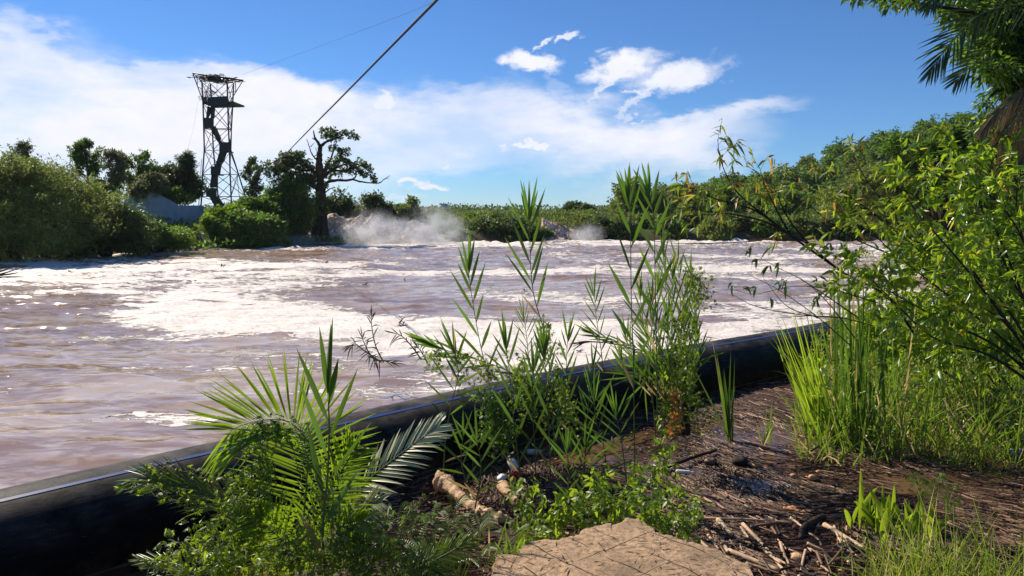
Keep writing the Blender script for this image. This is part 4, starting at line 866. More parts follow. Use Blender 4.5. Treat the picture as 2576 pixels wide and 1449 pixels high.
tag(mk('concrete_slab', np.concatenate(Vs), np.concatenate(Fs)[:, ::-1], 'slab_concrete'), 'cracked tan concrete slab at the bottom of the photo', 'slab')

n = 70; px = R.uniform(1290, 1850, n); py = R.uniform(1340, 1449, n); B = np.array([gz(a, b, .512) for a, b in zip(px, py)]); sdp = inside(B[:, 0], B[:, 1], np.vstack([Bk[:, :2], Fr[::-1, :2]])); B = B[sdp]; B[:, 2] += .012
V, Fq = blades(B, np.column_stack([R.normal(size=(len(B), 2)), R.normal(size=len(B))*.1]), R.uniform(.015, .10, len(B)), R.uniform(.003, .012, len(B)), .0, (0, 0, 1.), 3, 'lance', .2)
mk('straw_litter', V, Fq, 'litter', label='bits of dry straw and leaf lying on the concrete slab', cat='litter', kind='stuff')
# ================================================================== driftwood, bottles, stones, sticks
def ground_z(x, y): return float(max(height(np.array([x]), np.array([y]))[0][0], 0))
P = smooth_path([gz(1092, 1212, .1), gz(1122, 1218, .12), gz(1160, 1252, .1), gz(1205, 1285, .09), gz(1245, 1303, .08), gz(1292, 1312, .05)], 60)
rad = np.interp(np.linspace(0, 1, 60), [0, .05, .15, .3, .6, .85, .95, 1], [.025, .06, .08, .055, .05, .058, .03, .008])*(1+.5*fbm(np.arange(60)*.4, np.zeros(60), 3, 5))
T = thing('driftwood_log', P[20], 'pale peeled driftwood log lying among flotsam before the pipe', 'log')
m = Mesh().tube(P, rad, 18); V, Fq = m.arrays(); V += unit(R.normal(size=V.shape))*.004; mk('log', V, Fq, 'wood_log', T)
Mesh().tube(smooth_path([P[6], P[6]+np.array([-.02, .06, .09])], 5), [.05, .045, .04, .03, .008], 10).build('branch_stub', 'wood_log', T)
P = smooth_path([gz(1264, 1222, .06), gz(1278, 1240, .06), gz(1300, 1262, .04)], 20)
tag(Mesh().tube(P, np.linspace(.055, .03, 20), 12).build('driftwood_piece', 'wood_log'), 'short pale wood stump piece beside the white bottle', 'wood')
def bottle(px, py, z, ln, r, dirv, mat, label, capm='bottle_grey', liquid=None):
    c = gz(px, py, z); d = unit(np.array([dirv], float))[0]
    T = thing('bottle', c, label, 'bottle')
    m = Mesh(); t = np.array([0, .02, .06, .12, .7, .78, .86, .9, .95]); rr_ = np.array([.5, .9, .98, 1, 1, .8, .42, .36, .36])*r
    if liquid:
        m.tube([c+d*ln*x for x in [.0, .02, .06, .55]], [r*.5, r*.9, r, r], 18); m.build('body', mat, T)
        m = Mesh(); m.tube([c+d*ln*x for x in [.552, .7, .78, .86, .92]], [r*1.0, r, r*.8, r*.42, r*.36], 18); m.build('shoulder', liquid, T)
    else: m.tube([c+d*ln*x for x in t], rr_, 18); m.build('body', mat, T)
    Mesh().tube([c+d*ln*.93, c+d*ln*1.0], r*.45, 14).build('cap', capm, T)
bottle(1226, 1133, .03, .24, .036, (-.9, -.5, -.02), 'bottle_green', 'pale green bottle floating in the shade of the pipe', 'bottle_green')
bottle(1285, 1157, .13, .26, .042, (.22, -.5, -.30), 'bottle_white', 'white bottle with dark red lower half in the flotsam', 'cap_red', 'cap_red')
bottle(1036, 1190, .03, .22, .036, (-1, -.2, 0), 'bottle_grey', 'greyish bottle floating behind the silvery palm frond', 'bottle_grey')
bottle(2578, 1137, .04, .24, .036, (-1, -.1, .02), 'bottle_grey', 'ribbed clear bottle at the right edge of the flotsam')
bottle(1325, 1137, .03, .16, .03, (1, .1, 0), 'bottle_grey', 'small clear bottle behind the white and red bottle')
bottle(1700, 1186, .03, .17, .02, (1, -.2, 0), 'bottle_white', 'thin white plastic tube lying in dark litter right of the weeds')
def stone(px, py, r, mat, label, cat='stone', name='stone', group=None, sq=.6):
    z = r*.5; c = gz(px, py, z); m = Mesh(); nu, nv2 = 14, 9
    u = np.arange(nu)*2*pi/nu; v = np.linspace(-pi/2, pi/2, nv2); P = np.stack([np.cos(v)[:, None]*np.cos(u)[None], np.cos(v)[:, None]*np.sin(u)[None]*.75, np.sin(v)[:, None]*sq+0*u[None]], -1)
    P *= r*(1+.5*fbm(P[..., 0:1]*1.6+px, P[..., 1:2]*1.6+P[..., 2:3], 2, 3)); i = np.arange(nv2-1)[:, None]*nu; j = np.arange(nu)[None]; j2 = (j+1) % nu
    a = R.uniform(0, 3); P = P@np.array([[cos(a), sin(a), 0], [-sin(a), cos(a), 0], [0, 0, 1]])
    m.add(P+c, np.stack([i+j, i+j2, i+nu+j2, i+nu+j], -1)); o = m.build(name, mat); tag(o, label, cat, group)
def c4(x, y): return (2400+x/1.685)/1.4907, (1300+y/1.685)/1.4907
for x, y, r, lb in [(975, 815, .035, 'orange seed stone left of the broad leaved clump'), (1090, 830, .05, 'largest orange lump touching the broad leaved clump'), (610, 775, .025, 'tiny orange seed in dark litter, left one of a pair'), (725, 755, .034, 'orange seed in dark litter, right one of a pair'),
                 (370, 975, .045, 'orange chip at the left tip of the tan puddle'), (960, 1032, .05, 'reddish brick bit at the right end of the tan puddle'), (1035, 1050, .035, 'small reddish bit beside the curved black stick'), (1210, 1255, .04, 'pink orange lump among pale sticks'), (1320, 1248, .045, 'orange cube like lump below the broad leaved clump'), (1060, 1262, .03, 'flat orange piece right of the concrete slab'), (960, 200, .05, 'rounded pink stone at the foot of the pipe'), (1130, 790, .03, 'small yellow seed behind the broad leaved clump')]:
    stone(*c4(x, y), r, 'stone_orange', lb)
stone(*c4(992, 1332), .06, 'wood_log', 'pale knobbly lump among sticks right of the slab'); stone(1262, 1203, .05, 'bottle_white', 'round whitish knob standing on the driftwood piece', 'stone')
stone(*c4(450, 725), .07, 'stick_brown', 'dark brown husk on the floating litter', 'husk', 'husk'); stone(*c4(630, 725), .09, 'stick_black', 'black fibrous lump on the floating litter', 'husk', 'husk'); stone(*c4(1700, 1200), .06, 'stone_orange', 'orange lump half hidden under yellow grass')
def stick(a, b, r, mat, label, z=.03, bend=0., z2=None, group=None, taper=.7):
    p = gz(*a, z); q = gz(*b, z if z2 is None else z2); mid = (p+q)/2+np.array([bend, bend*.5, abs(bend)*.3]); P = smooth_path([p, mid, q], 12)
    P[1:-1] += R.normal(size=(10, 3))*r*.06
    tag(Mesh().tube(P, np.linspace(r, r*taper, 12), 7).build('stick', mat), label, 'stick', group)
SG = 'loose sticks beside the slab'
for a, b, r, mt, lb, bd, z2 in [((495, 1095), (580, 1190), .022, 'stick_pale', 'short pale stick at the upper left of the stick pile', 0, None), ((650, 1120), (930, 1440), .016, 'stick_pale', 'longest pale cane crossing the stick pile', .01, None),
      ((1165, 1125), (1440, 1290), .022, 'stick_pale', 'thick pale stick pointing at the yellow grass', 0, None), ((1160, 1075), (1015, 1215), .028, 'stick_black', 'curved thick black stick below the tan puddle', -.08, .05),
      ((950, 1080), (1030, 1140), .012, 'stick_pale', 'short orange tinted stick near the curved black stick', 0, None), ((320, 1085), (960, 1110), .010, 'stick_pale', 'long thin reed stalk lying under the tan puddle', .02, None),
      ((280, 1045), (1000, 1060), .009, 'stick_brown', 'long dark stalk along the near edge of the tan puddle', .0, None), ((660, 880), (590, 1030), .016, 'stick_brown', 'stick poking out of the tan puddle', 0, .0), ((1270, 540), (1080, 660), .014, 'stick_black', 'slender black branch left of the broad leaved clump', .03, .1),
      ((430, 1190), (500, 1280), .012, 'stick_pale', 'pale splinter touching the right edge of the slab', 0, None), ((700, 1140), (960, 1125), .014, 'stick_brown', 'bent brown stalk over the stick pile', .05, None), ((520, 1240), (560, 1300), .02, 'stick_pale', 'stubby pale stick near the slab', 0, None),
      ((905, 1022), (1010, 1042), .018, 'stone_orange', 'reddish stub on the near edge of the tan puddle', 0, None), ((140, 770), (480, 655), .02, 'stick_black', 'long black branch on the dark litter mat', .04, None), ((560, 1290), (880, 1415), .022, 'stick_pale', 'second longest pale cane at the bottom of the pile', 0, None),
      ((1060, 1180), (1150, 1260), .014, 'stick_brown', 'brown twig below the curved black stick', .02, None), ((1240, 1250), (1330, 1300), .014, 'stick_pale', 'small orange stick at the foot of the yellow grass', 0, None)]:
    stick(c4(*a), c4(*b), r, mt, lb, .045, bd, z2, SG)
for i in range(95):                                   # the pile itself
    x, y = R.uniform(330, 1350), R.uniform(1090, 1500); an = R.normal(.75, .45) if R.random() < .75 else R.uniform(-.3, .2); ln = R.uniform(50, 200)*(.6+.4*(y > 1200))
    stick(c4(x, y), c4(x+cos(an)*ln, y+sin(an)*ln), R.uniform(.005, .014), ['stick_pale', 'stick_pale', 'stick_brown', 'stick_black'][R.integers(0, 4)], 'one of the small thrown together sticks in the pile right of the slab', R.uniform(.02, .09), R.normal()*.006, R.uniform(.01, .08), 'small sticks of the pile right of the slab')
for i in range(42):
    x, y = R.uniform(1080, 1420), R.uniform(1215, 1449); an = R.normal(.6, .6); ln = R.uniform(18, 60)
    stick((x, y), (x+cos(an)*ln, y+sin(an)*ln), R.uniform(.005, .013), ['stick_pale', 'stick_brown', 'stick_black'][R.integers(0, 3)], 'one of the wet sticks floating around the driftwood log', .02, R.normal()*.02, None, 'wet sticks around the driftwood log')
def litter(n, xr, yr, label, seed, zoff=.006, lr=(.05, .28), rr_=(.002, .006), keep=None):
    px = R.uniform(*xr, n); py = R.uniform(*yr, n); v = (724.5-py)/F; u = (px-1288)/F
    dz = v*cos(PITCH)-sin(PITCH); t = -2.5/dz; x = u*t; y = (cos(PITCH)+v*sin(PITCH))*t
    sd = sdist(x, y, RIVER); hz0 = height(x, y)[0]; ok = (sd > .42) & (x < .62*y+2) & ((hz0 > -.035) | (R.random(n) < .3))
    clump = fbm(x*.9, y*.9, 3, seed); ok &= (clump+R.random(n)*.5 > .02); x, y = x[ok], y[ok]; k = len(x); z = np.maximum(height(x, y)[0], -.004)+zoff+R.random(k)*.012
    an = .15+fbm(x*.6, y*.6, 2, seed+1)*3.2+R.normal(size=k)*.35; ln = R.uniform(*lr, k); r = R.uniform(*rr_, k)
    d = np.stack([np.cos(an), np.sin(an), R.normal(size=k)*.05], 1); p = np.stack([x, y, z], 1); m = Mesh()
    s1 = np.stack([-d[:, 1], d[:, 0], 0*x], 1)*r[:, None]; s2 = np.array([0, 0, 1.])[None]*r[:, None]
    A_ = p-d*ln[:, None]/2; B_ = p+d*ln[:, None]/2; md = p+s1*R.normal(size=(k, 1))*2
    V = np.stack([np.stack([q-s1, q+s2*.9, q+s1], 1) for q in (A_, md, B_)], 1).reshape(-1, 3)
    f0 = np.array([(0, 1, 4, 3), (1, 2, 5, 4), (3, 4, 7, 6), (4, 5, 8, 7)]); Fq = (np.arange(k)[:, None, None]*9+f0[None]).reshape(-1, 4)
    mk('twig_litter', V, Fq, 'litter', label=label, cat='litter', kind='stuff', smooth=False)
litter(42000, (900, 2600), (930, 1480), 'floating brown litter of broken twigs and stalks on the flooded bank', 50)
litter(8000, (1600, 2300), (1250, 1480), 'coarser dark stalks matted beside the slab', 80, .02, (.1, .4), (.004, .009))

n = 6000; px = R.uniform(900, 2600, n); py = R.uniform(930, 1480, n); v = (724.5-py)/F; t = -2.5/(v*cos(PITCH)-sin(PITCH)); x = (px-1288)/F*t; y = (cos(PITCH)+v*sin(PITCH))*t
ok = (sdist(x, y, RIVER) > .5) & (fbm(x*1.2, y*1.2, 3, 8) > -.15); x, y = x[ok], y[ok]; k = len(x)
V, Fq = blades(np.column_stack([x, y, np.maximum(height(x, y)[0], 0)+.008+R.random(k)*.015]), np.column_stack([R.normal(size=k), R.normal(size=k), R.normal(size=k)*.12]), R.uniform(.02, .10, k), R.uniform(.01, .04, k), .05, np.column_stack([R.normal(size=k)*.3, R.normal(size=k)*.3, np.ones(k)]), 2, 'ovate', .25)
mk('leaf_litter', V, Fq, 'litter', label='flat decaying leaf scraps and chips spread over the flooded bank', cat='litter', kind='stuff')
# ================================================================== plants: generators
CAMR = np.array([1., 0, 0])
def stem_pts(pxs, Y0, Y1, n=26):
    k = len(pxs); return smooth_path([at(x, y, Y0+(Y1-Y0)*i/(k-1)) for i, (x, y) in enumerate(pxs)], n)
def reed(label, pxs, Y0, Y1=None, t0=.25, n=12, L_=.34, W_=.024, ang=(24, 34), tuft=3, mat='leaf_reed', r0=.007, group='reeds growing in the flooded bank', droop=.06, pale=0, side0=1, spread=.5, name='reed'):
    Y1 = Y1 or Y0; P = stem_pts(pxs, Y0, Y1); T = thing(name, P[0], label, 'reed', group)
    Mesh().tube(P, np.linspace(r0, r0*.35, len(P)), 6).build('stem', 'stem_green', T)
    B = []; D = []; LL = []; DR = []; U = []; WW = []
    for i in range(n):
        t = t0+(1-t0)*(i+.3*R.random())/n; q = t*(len(P)-1); j = min(int(q), len(P)-2); b = P[j]+(P[j+1]-P[j])*(q-j); tg = unit((P[j+1]-P[j])[None])[0]
        s_ = side0*(1 if i % 2 else -1); a = radians(R.uniform(*ang))*(1.15-.5*t)
        sv = np.array([s_, R.normal()*spread, 0]); sv -= tg*np.dot(sv, tg); sv = sv/np.linalg.norm(sv)
        B.append(b); D.append(tg*cos(a)+sv*sin(a)); LL.append(L_*R.uniform(.7, 1.15)*(.75+.5*sin(pi*min(1, t*.9)))); DR.append(droop*R.uniform(.2, 2.2)*(1.3-t)); U.append(np.array([R.normal()*.35, -1, .25+R.normal()*.3])); WW.append(W_*R.uniform(.8, 1.15))
    tg = unit((P[-1]-P[-3])[None])[0]
    for i in range(tuft):
        a = radians(R.uniform(2, 13)); sv = np.array([(-1)**i*1., R.normal()*.5, 0]); B.append(P[-1]-tg*.02*i); D.append(tg*cos(a)+sv*sin(a)); LL.append(L_*R.uniform(.8, 1.15)); DR.append(0.); U.append(np.array([R.normal()*.3, -1, 0])); WW.append(W_*.9)
    V, Fq = blades(B, D, LL, WW, DR, np.array(U), 6, 'blade' if 0 else 'lance', .3)
    mk('leaves', V, Fq, mat, T)
    return T, P
def palmate(centers, dirs, size, n=5, W_=.32, rng=R):
    B = []; D = []; U = []; LL = []
    k = len(centers); d = unit(dirs); up = unit(rng.normal(size=(k, 3))*.5+np.array([0, -.35, .8])); s_ = unit(np.cross(d, up))
    for i in range(n):
        a = radians(-70+140*i/(n-1)) if n > 1 else 0
        B.append(centers); D.append(d*cos(a)+s_*sin(a)); U.append(up); LL.append(size*(1-.25*abs(a))*rng.uniform(.8, 1.2, k))
    B = np.concatenate(B); LL = np.concatenate(LL)
    return blades(B, np.concatenate(D), LL, LL*W_, .12, np.concatenate(U), 2, 'ovate', .2)
def vine(label, paths, mat='leaf_vine', size=.045, per=70, spread=.05, Wd=.34, n=5, group=None, name='vine', nst=3, stemr=.0022, cat='vine', stemmat='stem_green', hang=.3):
    allP = [smooth_path(p, 40) for p in paths]; T = thing(name, allP[0][0], label, cat, group); m = Mesh(); C_ = []; D_ = []
    for P in allP:
        for s_ in range(nst):
            off = np.cumsum(R.normal(size=(40, 3))*.012, 0); off -= off.mean(0)*.5; Q = P+off*(spread/.05); m.tube(Q, stemr, 4)
            ln = np.linalg.norm(np.diff(Q, axis=0), axis=1).sum(); k = max(3, int(per*ln/nst)); t = R.random(k)*39; j = np.clip(t.astype(int), 0, 38)
            c = Q[j]+(Q[j+1]-Q[j])*(t-j)[:, None]+R.normal(size=(k, 3))*spread*.55; C_.append(c); D_.append(R.normal(size=(k, 3))+np.array([0, -.2, -hang]))
    m.build('stem', stemmat, T); V, Fq = palmate(np.concatenate(C_), np.concatenate(D_), size, n, Wd); mk('leaves', V, Fq, mat, T); return T
def clump(label, base, n, L_, W_, mat, lean=.35, droop=.25, cat='grass', name='grass_clump', prof='grass', rad=.05, group=None, bias=(0, 0), segs=6, lr=(.55, 1.1)):
    T = thing(name, base, label, cat, group); b = np.asarray(base)+np.column_stack([R.normal(size=(n, 2))*rad, np.zeros(n)-.02])
    a = R.uniform(0, 2*pi, n); l_ = np.abs(R.normal(size=n))*lean; d = np.column_stack([np.cos(a)*l_+bias[0], np.sin(a)*l_+bias[1], np.ones(n)])
    LL = L_*R.uniform(*lr, n); U = np.column_stack([R.normal(size=n)*.4, -np.ones(n), .3*np.ones(n)])
    V, Fq = blades(b, d, LL, W_*R.uniform(.7, 1.15, n), droop*R.uniform(.1, 1.6, n), U, segs, prof, .3); mk('blades', V, Fq, mat, T); return T
def frond(T, pts, nl, Lf, mat, Wl=.02, amin=25, amax=75, plane=None, droop=.06, sides=(1, -1), label=None, prof_l=None, up=(0, -1, .2), r=.006, t0=.12, sweep=0):
    P = smooth_path(pts, 50); B = []; D = []; LL = []; U = []
    for s_ in sides:
        for i in range(nl):
            t = t0+(1-t0)*(i+.5)/nl; q = t*49; j = min(int(q), 48); b = P[j]+(P[j+1]-P[j])*(q-j); tg = unit((P[j+1]-P[j])[None])[0]
            u = np.asarray(up, float); sv = unit(np.cross(tg, u)[None])[0]*s_; a = radians(amax+(amin-amax)*t+R.normal()*3)
            B.append(b); D.append(tg*cos(a)+sv*sin(a)+R.normal(size=3)*.045); LL.append(Lf*(prof_l(t) if prof_l else (sin(pi*(.15+.8*t))**.6))*R.uniform(.9, 1.08)); U.append(u+R.normal(size=3)*.25)
    V, Fq = blades(B, D, LL, Wl, droop, np.array(U), 5, 'lance', .35)
    f = mk('frond', V, Fq, mat, T, label=label); f['_o'] = T['_o']
    m = Mesh().tube(P, np.linspace(r, r*.3, 50), 6); V2, F2 = m.arrays(); mk('midrib', V2, F2, 'stem_green', f); return P

# ------------------------------------------------------------------ reeds
REEDS = [
 ('reed with pale stem standing right in front of the palm at the bottom left', [(822, 1500), (812, 1330), (824, 1200), (828, 1080), (825, 985)], 4.1, dict(t0=.12, n=8, L_=.37, W_=.032, ang=(22, 32), tuft=3, r0=.009, spread=.25)),
 ('reed standing alone left of the tallest tipped reed, in front of the wide foam patch', [(1262, 1150), (1233, 977), (1205, 850), (1186, 740), (1178, 680)], 8.0, dict(n=12, L_=.40, W_=.032, tuft=3)),
 ('reed with a fan tip reaching the distant tree line', [(1400, 1230), (1380, 900), (1345, 752), (1336, 690), (1333, 600), (1331, 545)], 7.6, dict(t0=.3, n=12, L_=.42, W_=.03, tuft=4)),
 ('tall reed left of the highest reed tip in the clump', [(1598, 1280), (1594, 950), (1588, 750), (1586, 560), (1582, 500)], 7.0, dict(t0=.22, n=13, L_=.36, W_=.032, tuft=4)),
 ('reed carrying the highest tip of the clump', [(1655, 1130), (1652, 900), (1648, 700), (1645, 560), (1634, 490)], 7.2, dict(t0=.25, n=13, L_=.37, W_=.034, tuft=4)),
 ('short reed with upright tip left of the lone reed', [(1113, 1230), (1122, 1094), (1140, 1000), (1153, 940), (1143, 880)], 6.6, dict(t0=.1, n=14, L_=.31, W_=.022, ang=(35, 60), tuft=5, side0=-1)),
 ('reed with narrow upright tuft between the lone reed and the fan tipped reed', [(1310, 1240), (1304, 1159), (1291, 1046), (1281, 932), (1272, 870)], 6.8, dict(t0=.15, n=12, L_=.32, W_=.026, tuft=4)),
 ('bright reed behind the white bottle', [(1350, 1240), (1345, 1120), (1338, 1000), (1342, 930)], 6.9, dict(t0=.15, n=11, L_=.32, W_=.026, tuft=4)),
 ('reed right of the fan tipped reed, top below the foam patch', [(1385, 1250), (1382, 1100), (1375, 960), (1368, 880)], 6.7, dict(t0=.15, n=12, L_=.32, W_=.026, tuft=4)),
 ('reed with thin splayed tip beyond the pipe', [(1440, 1180), (1432, 1040), (1425, 930), (1428, 850)], 7.6, dict(t0=.2, n=12, L_=.30, W_=.024, tuft=3)),
 ('slim reed half way between the fan tipped reed and the clump', [(1470, 1190), (1475, 1080), (1482, 1000), (1492, 920)], 7.1, dict(t0=.1, n=12, L_=.27, W_=.02, tuft=3)),
 ('low spreading reed left of the reed clump', [(1530, 1240), (1520, 1130), (1500, 1060), (1495, 1000)], 6.6, dict(t0=.1, n=14, L_=.3, W_=.02, ang=(35, 65), tuft=4)),
 ('low spreading reed at the left foot of the reed clump', [(1580, 1270), (1570, 1160), (1560, 1090), (1548, 1040)], 6.4, dict(t0=.05, n=14, L_=.28, W_=.018, ang=(35, 65), tuft=4)),
 ('thin grey green reed beyond the pipe, left of the clump', [(1520, 960), (1512, 880), (1500, 800), (1495, 740)], 9.2, dict(t0=.1, n=13, L_=.32, W_=.02, tuft=3)),
 ('thin reed left of the fan tipped reed with sparse blades', [(1330, 905), (1325, 850), (1318, 800)], 9.5, dict(t0=.05, n=12, L_=.3, W_=.014, tuft=4, ang=(20, 45))),
 ('small reed in front of the pipe with one orange blade', [(1180, 1240), (1160, 1160), (1165, 1100)], 6.0, dict(t0=.05, n=9, L_=.26, W_=.02, ang=(35, 60), tuft=2)),
 ('small spreading reed right of the silvery palm frond', [(1195, 1280), (1210, 1180), (1200, 1110)], 5.7, dict(t0=.1, n=9, L_=.28, W_=.02, ang=(40, 60), tuft=2)),
 ('short reed behind the driftwood log', [(1420, 1290), (1432, 1200), (1425, 1130)], 6.1, dict(t0=.05, n=12, L_=.25, W_=.018, ang=(25, 55), tuft=4)),
 ('short reed left of the leafy weeds', [(1460, 1290), (1468, 1180), (1475, 1120)], 6.2, dict(t0=.05, n=13, L_=.25, W_=.018, ang=(25, 55), tuft=4)),
]
for lb, pxs, Y0, kw in REEDS: reed(lb, pxs, Y0, **kw)
CG = 'reed stems of the vine covered clump'
for i, (xb, xt, yt) in enumerate([(1690, 1668, 640), (1700, 1690, 690), (1715, 1705, 660), (1720, 1738, 690), (1700, 1725, 740), (1685, 1655, 720), (1670, 1640, 760), (1730, 1745, 770), (1690, 1610, 740), (1680, 1620, 830), (1735, 1752, 830), (1705, 1680, 790), (1715, 1715, 820), (1680, 1575, 850), (1660, 1560, 900), (1650, 1600, 930)]):
    reed('one of the crowded thin reeds in the clump wrapped with vines', [(xb, 1095), ((xb*.6+xt*.4)+R.normal()*6, 950), ((xb*.2+xt*.8)+R.normal()*6, (1095*.25+yt*.75)), (xt, yt)], 7.6+R.normal()*.3, t0=.2, n=16, L_=.27, W_=.019, ang=(14, 40), tuft=3, group=CG, r0=.006, spread=.8)
reed('dark fallen reed leaning far left over the pipe', [(1345, 1000), (1290, 940), (1200, 905), (1120, 880), (1085, 865)], 7.7, 7.2, t0=.1, n=13, L_=.34, W_=.03, ang=(8, 22), tuft=4, group=None, mat='leaf_reed')
reed('fallen reed lying low on the foam left of the clump', [(1660, 910), (1590, 870), (1520, 850), (1490, 838)], 9.3, t0=.1, n=16, L_=.28, W_=.02, ang=(10, 35), group=None)
reed('second fallen reed lying on the foam left of the clump', [(1640, 900), (1560, 868), (1500, 860), (1465, 862)], 9.5, t0=.1, n=16, L_=.2, W_=.016, ang=(10, 45), group=None, mat='leaf_drowned')
DG = 'drowned dark reeds standing in the river'
for lb, pp in [('tallest of the drowned dark reeds in the river', [(965, 912), (945, 870), (935, 820), (934, 795)]), ('drowned dark reed bending left over the water', [(960, 912), (920, 885), (893, 865), (880, 872)]), ('drowned dark stem lying right of the tallest drowned reed', [(925, 895), (950, 905), (990, 912)]),
               ('drowned reed curving up beside the fallen reed', [(1060, 905), (1035, 870), (1010, 845), (990, 838)]), ('short drowned reed in front of the fallen reed', [(1075, 912), (1060, 885), (1050, 872)]), ('short drowned reed left of the tallest drowned one', [(950, 908), (930, 890), (915, 860), (912, 850)])]:
    reed(lb, pp, 10.8, t0=.1, n=12, L_=.17, W_=.016, ang=(20, 90), tuft=2, mat='leaf_drowned', r0=.012, group=DG, droop=.5)
BR = thing('drowned_branch', gz(0, 698), 'bare drowned branch sticking from the water at the left edge', 'branch')
m = Mesh()
for a, b, c in [((-60, 700), (0, 690), (58, 672)), ((-60, 705), (10, 697), (60, 697)), ((-40, 690), (10, 680), (40, 664)), ((-60, 700), (20, 690), (45, 686))]: m.tube(smooth_path([at(*a, 29.5), at(*b, 29.5), at(*c, 29.5)], 12), np.linspace(.05, .012, 12), 5)
m.build('branches', 'bark_dark', BR)
m = Mesh(); m.tube(smooth_path([gz(1005, 812, .02), gz(1012, 803, .15), gz(1018, 798, .3)], 8), np.linspace(.02, .008, 8), 5); m.tube([gz(1012, 803, .15), gz(1005, 796, .25)], .008, 5)
tag(m.build('floating_twig', 'bark_dark'), 'small forked twig on the wide foam patch', 'twig')
for i, (x, y, w_) in enumerate([(415, 735, 10), (478, 708, 14), (325, 712, 8), (1010, 819, 22), (1460, 884, 10), (1020, 702, 6), (920, 716, 8), (560, 668, 8), (180, 684, 8), (700, 692, 9), (1320, 733, 7), (820, 660, 8), (245, 725, 6)]):
    c = gz(x, y, .03); s_ = c[1]/F; V, Fq = blades(c+R.normal(size=(14, 3))*np.array([w_*.3*s_, .03, .02]), R.normal(size=(14, 3))*np.array([1, .4, .25]), w_*s_*R.uniform(.5, 1, 14), .03*(1+c[1]*.02), 0, None, 3)
    tag(mk('flotsam', V, Fq, 'leaf_drowned'), ['dark weed scrap on the hook of foam', 'dark weed raft on the upper foam band', 'tiny weed scrap left on the upper foam band', 'long dark weed strip on the wide foam patch', 'dark weed scrap near the reeds on the foam', 'speck of weed far out in the middle of the river', 'speck of weed above the hook of foam', 'weed speck near the far left bank', 'weed speck in the foam at the far left', 'weed speck right of the upper foam band', 'weed speck between the lone reed and the fan tipped reed', 'weed speck in mid river below the rapids', 'small weed scrap below the upper foam band'][i], 'weed', 'weed scraps adrift on the river')
# grasses
clump('solitary bright grass clump standing in the puddle right of the reed clump', gz(1836, 1108), 14, 1.15, .03, 'leaf_reed', .13, .08, rad=.02, bias=(-.08, 0))
clump('small grass sprout standing in water right of the solitary clump', gz(1925, 1118), 8, .5, .02, 'leaf_grass', .3, .05, rad=.03)
clump('tall bright upright grass blades in front of the right shrub', gz(2155, 1120), 30, 2.35, .034, 'leaf_reed', .10, .10, rad=.14, bias=(-.06, 0))
clump('tall leaning grass blades left of the upright blades, over the pipe', gz(2085, 1110), 30, 1.75, .026, 'leaf_weed', .16, .12, rad=.06, bias=(-.35, 0))
clump('arching grass tuft at the left edge of the grass bank', gz(2035, 1090), 26, .9, .02, 'leaf_grass', .5, .45, rad=.06, bias=(-.15, 0))
clump('upright grass tuft behind the shrub over the pipe', gz(2300, 930), 20, .9, .03, 'leaf_reed', .15, .08, rad=.12)
clump('upright grass tuft at the far right behind the shrub', gz(2500, 950), 30, .9, .03, 'leaf_reed', .2, .1, rad=.2)
clump('broad leaved green clump in the lower right corner area', gz(2225, 1330, .05), 46, .46, .042, 'leaf_weed', .45, .35, prof='lance', rad=.12, name='leafy_clump', cat='plant')
clump('small broad leaved tuft at the right of the large broad leaved clump', gz(2330, 1345, .05), 22, .4, .032, 'leaf_weed', .55, .4, prof='lance', rad=.08, name='leafy_clump', cat='plant')
clump('wiry yellow green grass tuft at the bottom right', gz(2330, 1480, .12), 230, .8, .008, 'leaf_grass_yellow', .75, .45, rad=.14, bias=(0, .05))
clump('wiry yellow green grass tuft nearest the bottom edge', gz(2240, 1530, .15), 150, .5, .008, 'leaf_grass_yellow', .8, .5, rad=.12, bias=(0, .05))
clump('dim wiry grass tuft in the bottom right corner', gz(2520, 1500, .15), 220, .75, .008, 'leaf_grass', .8, .5, rad=.2)
clump('tuft of iris like blades left of the slab', gz(1350, 1390, .05), 14, .36, .02, 'leaf_weed', .18, .05, rad=.07, prof='grass')
clump('tuft of upright blades behind the left end of the slab', gz(1290, 1400, .1), 18, .34, .018, 'leaf_grass', .3, .1, rad=.08)
clump('bright blades at the very bottom below the palm', gz(700, 1530, .2), 26, .34, .016, 'leaf_reed', .45, .1, rad=.1)
clump('bright blades at the very bottom left of the palm', gz(640, 1560, .2), 20, .4, .014, 'leaf_reed', .4, .1, rad=.06)
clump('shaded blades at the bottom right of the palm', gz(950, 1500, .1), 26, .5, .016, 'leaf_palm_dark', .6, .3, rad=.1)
# the grass bank on the right: one mass
n = 15000; x = R.uniform(2.6, 11, n); y = R.uniform(6.9, 15.5, n); z, sd, ns = height(x, y); edge = .385+.03*fbm(y*1.5, x*0, 3, 3)
ok = (sd > .5) & (x > y*edge) & (x < y*.85) & ((fbm(x*1.3, y*1.3, 3, 91)+.62+(x-y*edge)*.4) > R.random(n)) & (y > 7.3+.45*fbm(x*1.2, x*0, 3, 2)+np.clip(x-5.5, 0, 9)*-.25); x, y, z = x[ok], y[ok], z[ok]; k = len(x)
V, Fq = blades(np.column_stack([x, y, np.maximum(z, -.02)]), np.column_stack([R.normal(size=k)*.36, R.normal(size=k)*.36, np.ones(k)]), R.uniform(.25, 1.15, k)*(.75+.8*np.clip(fbm(x*1.1, y*1.1, 3, 15)+.2, 0, .6)), R.uniform(.007, .022, k), R.uniform(0, .7, k), np.column_stack([R.normal(size=k)*.5, -np.ones(k), .2*np.ones(k)]), 4, 'grass', .3)
mk('tall_grass', V, Fq, 'leaf_grass', label='tall bright grass growing thickly from the flooded right bank', cat='grass', kind='stuff')
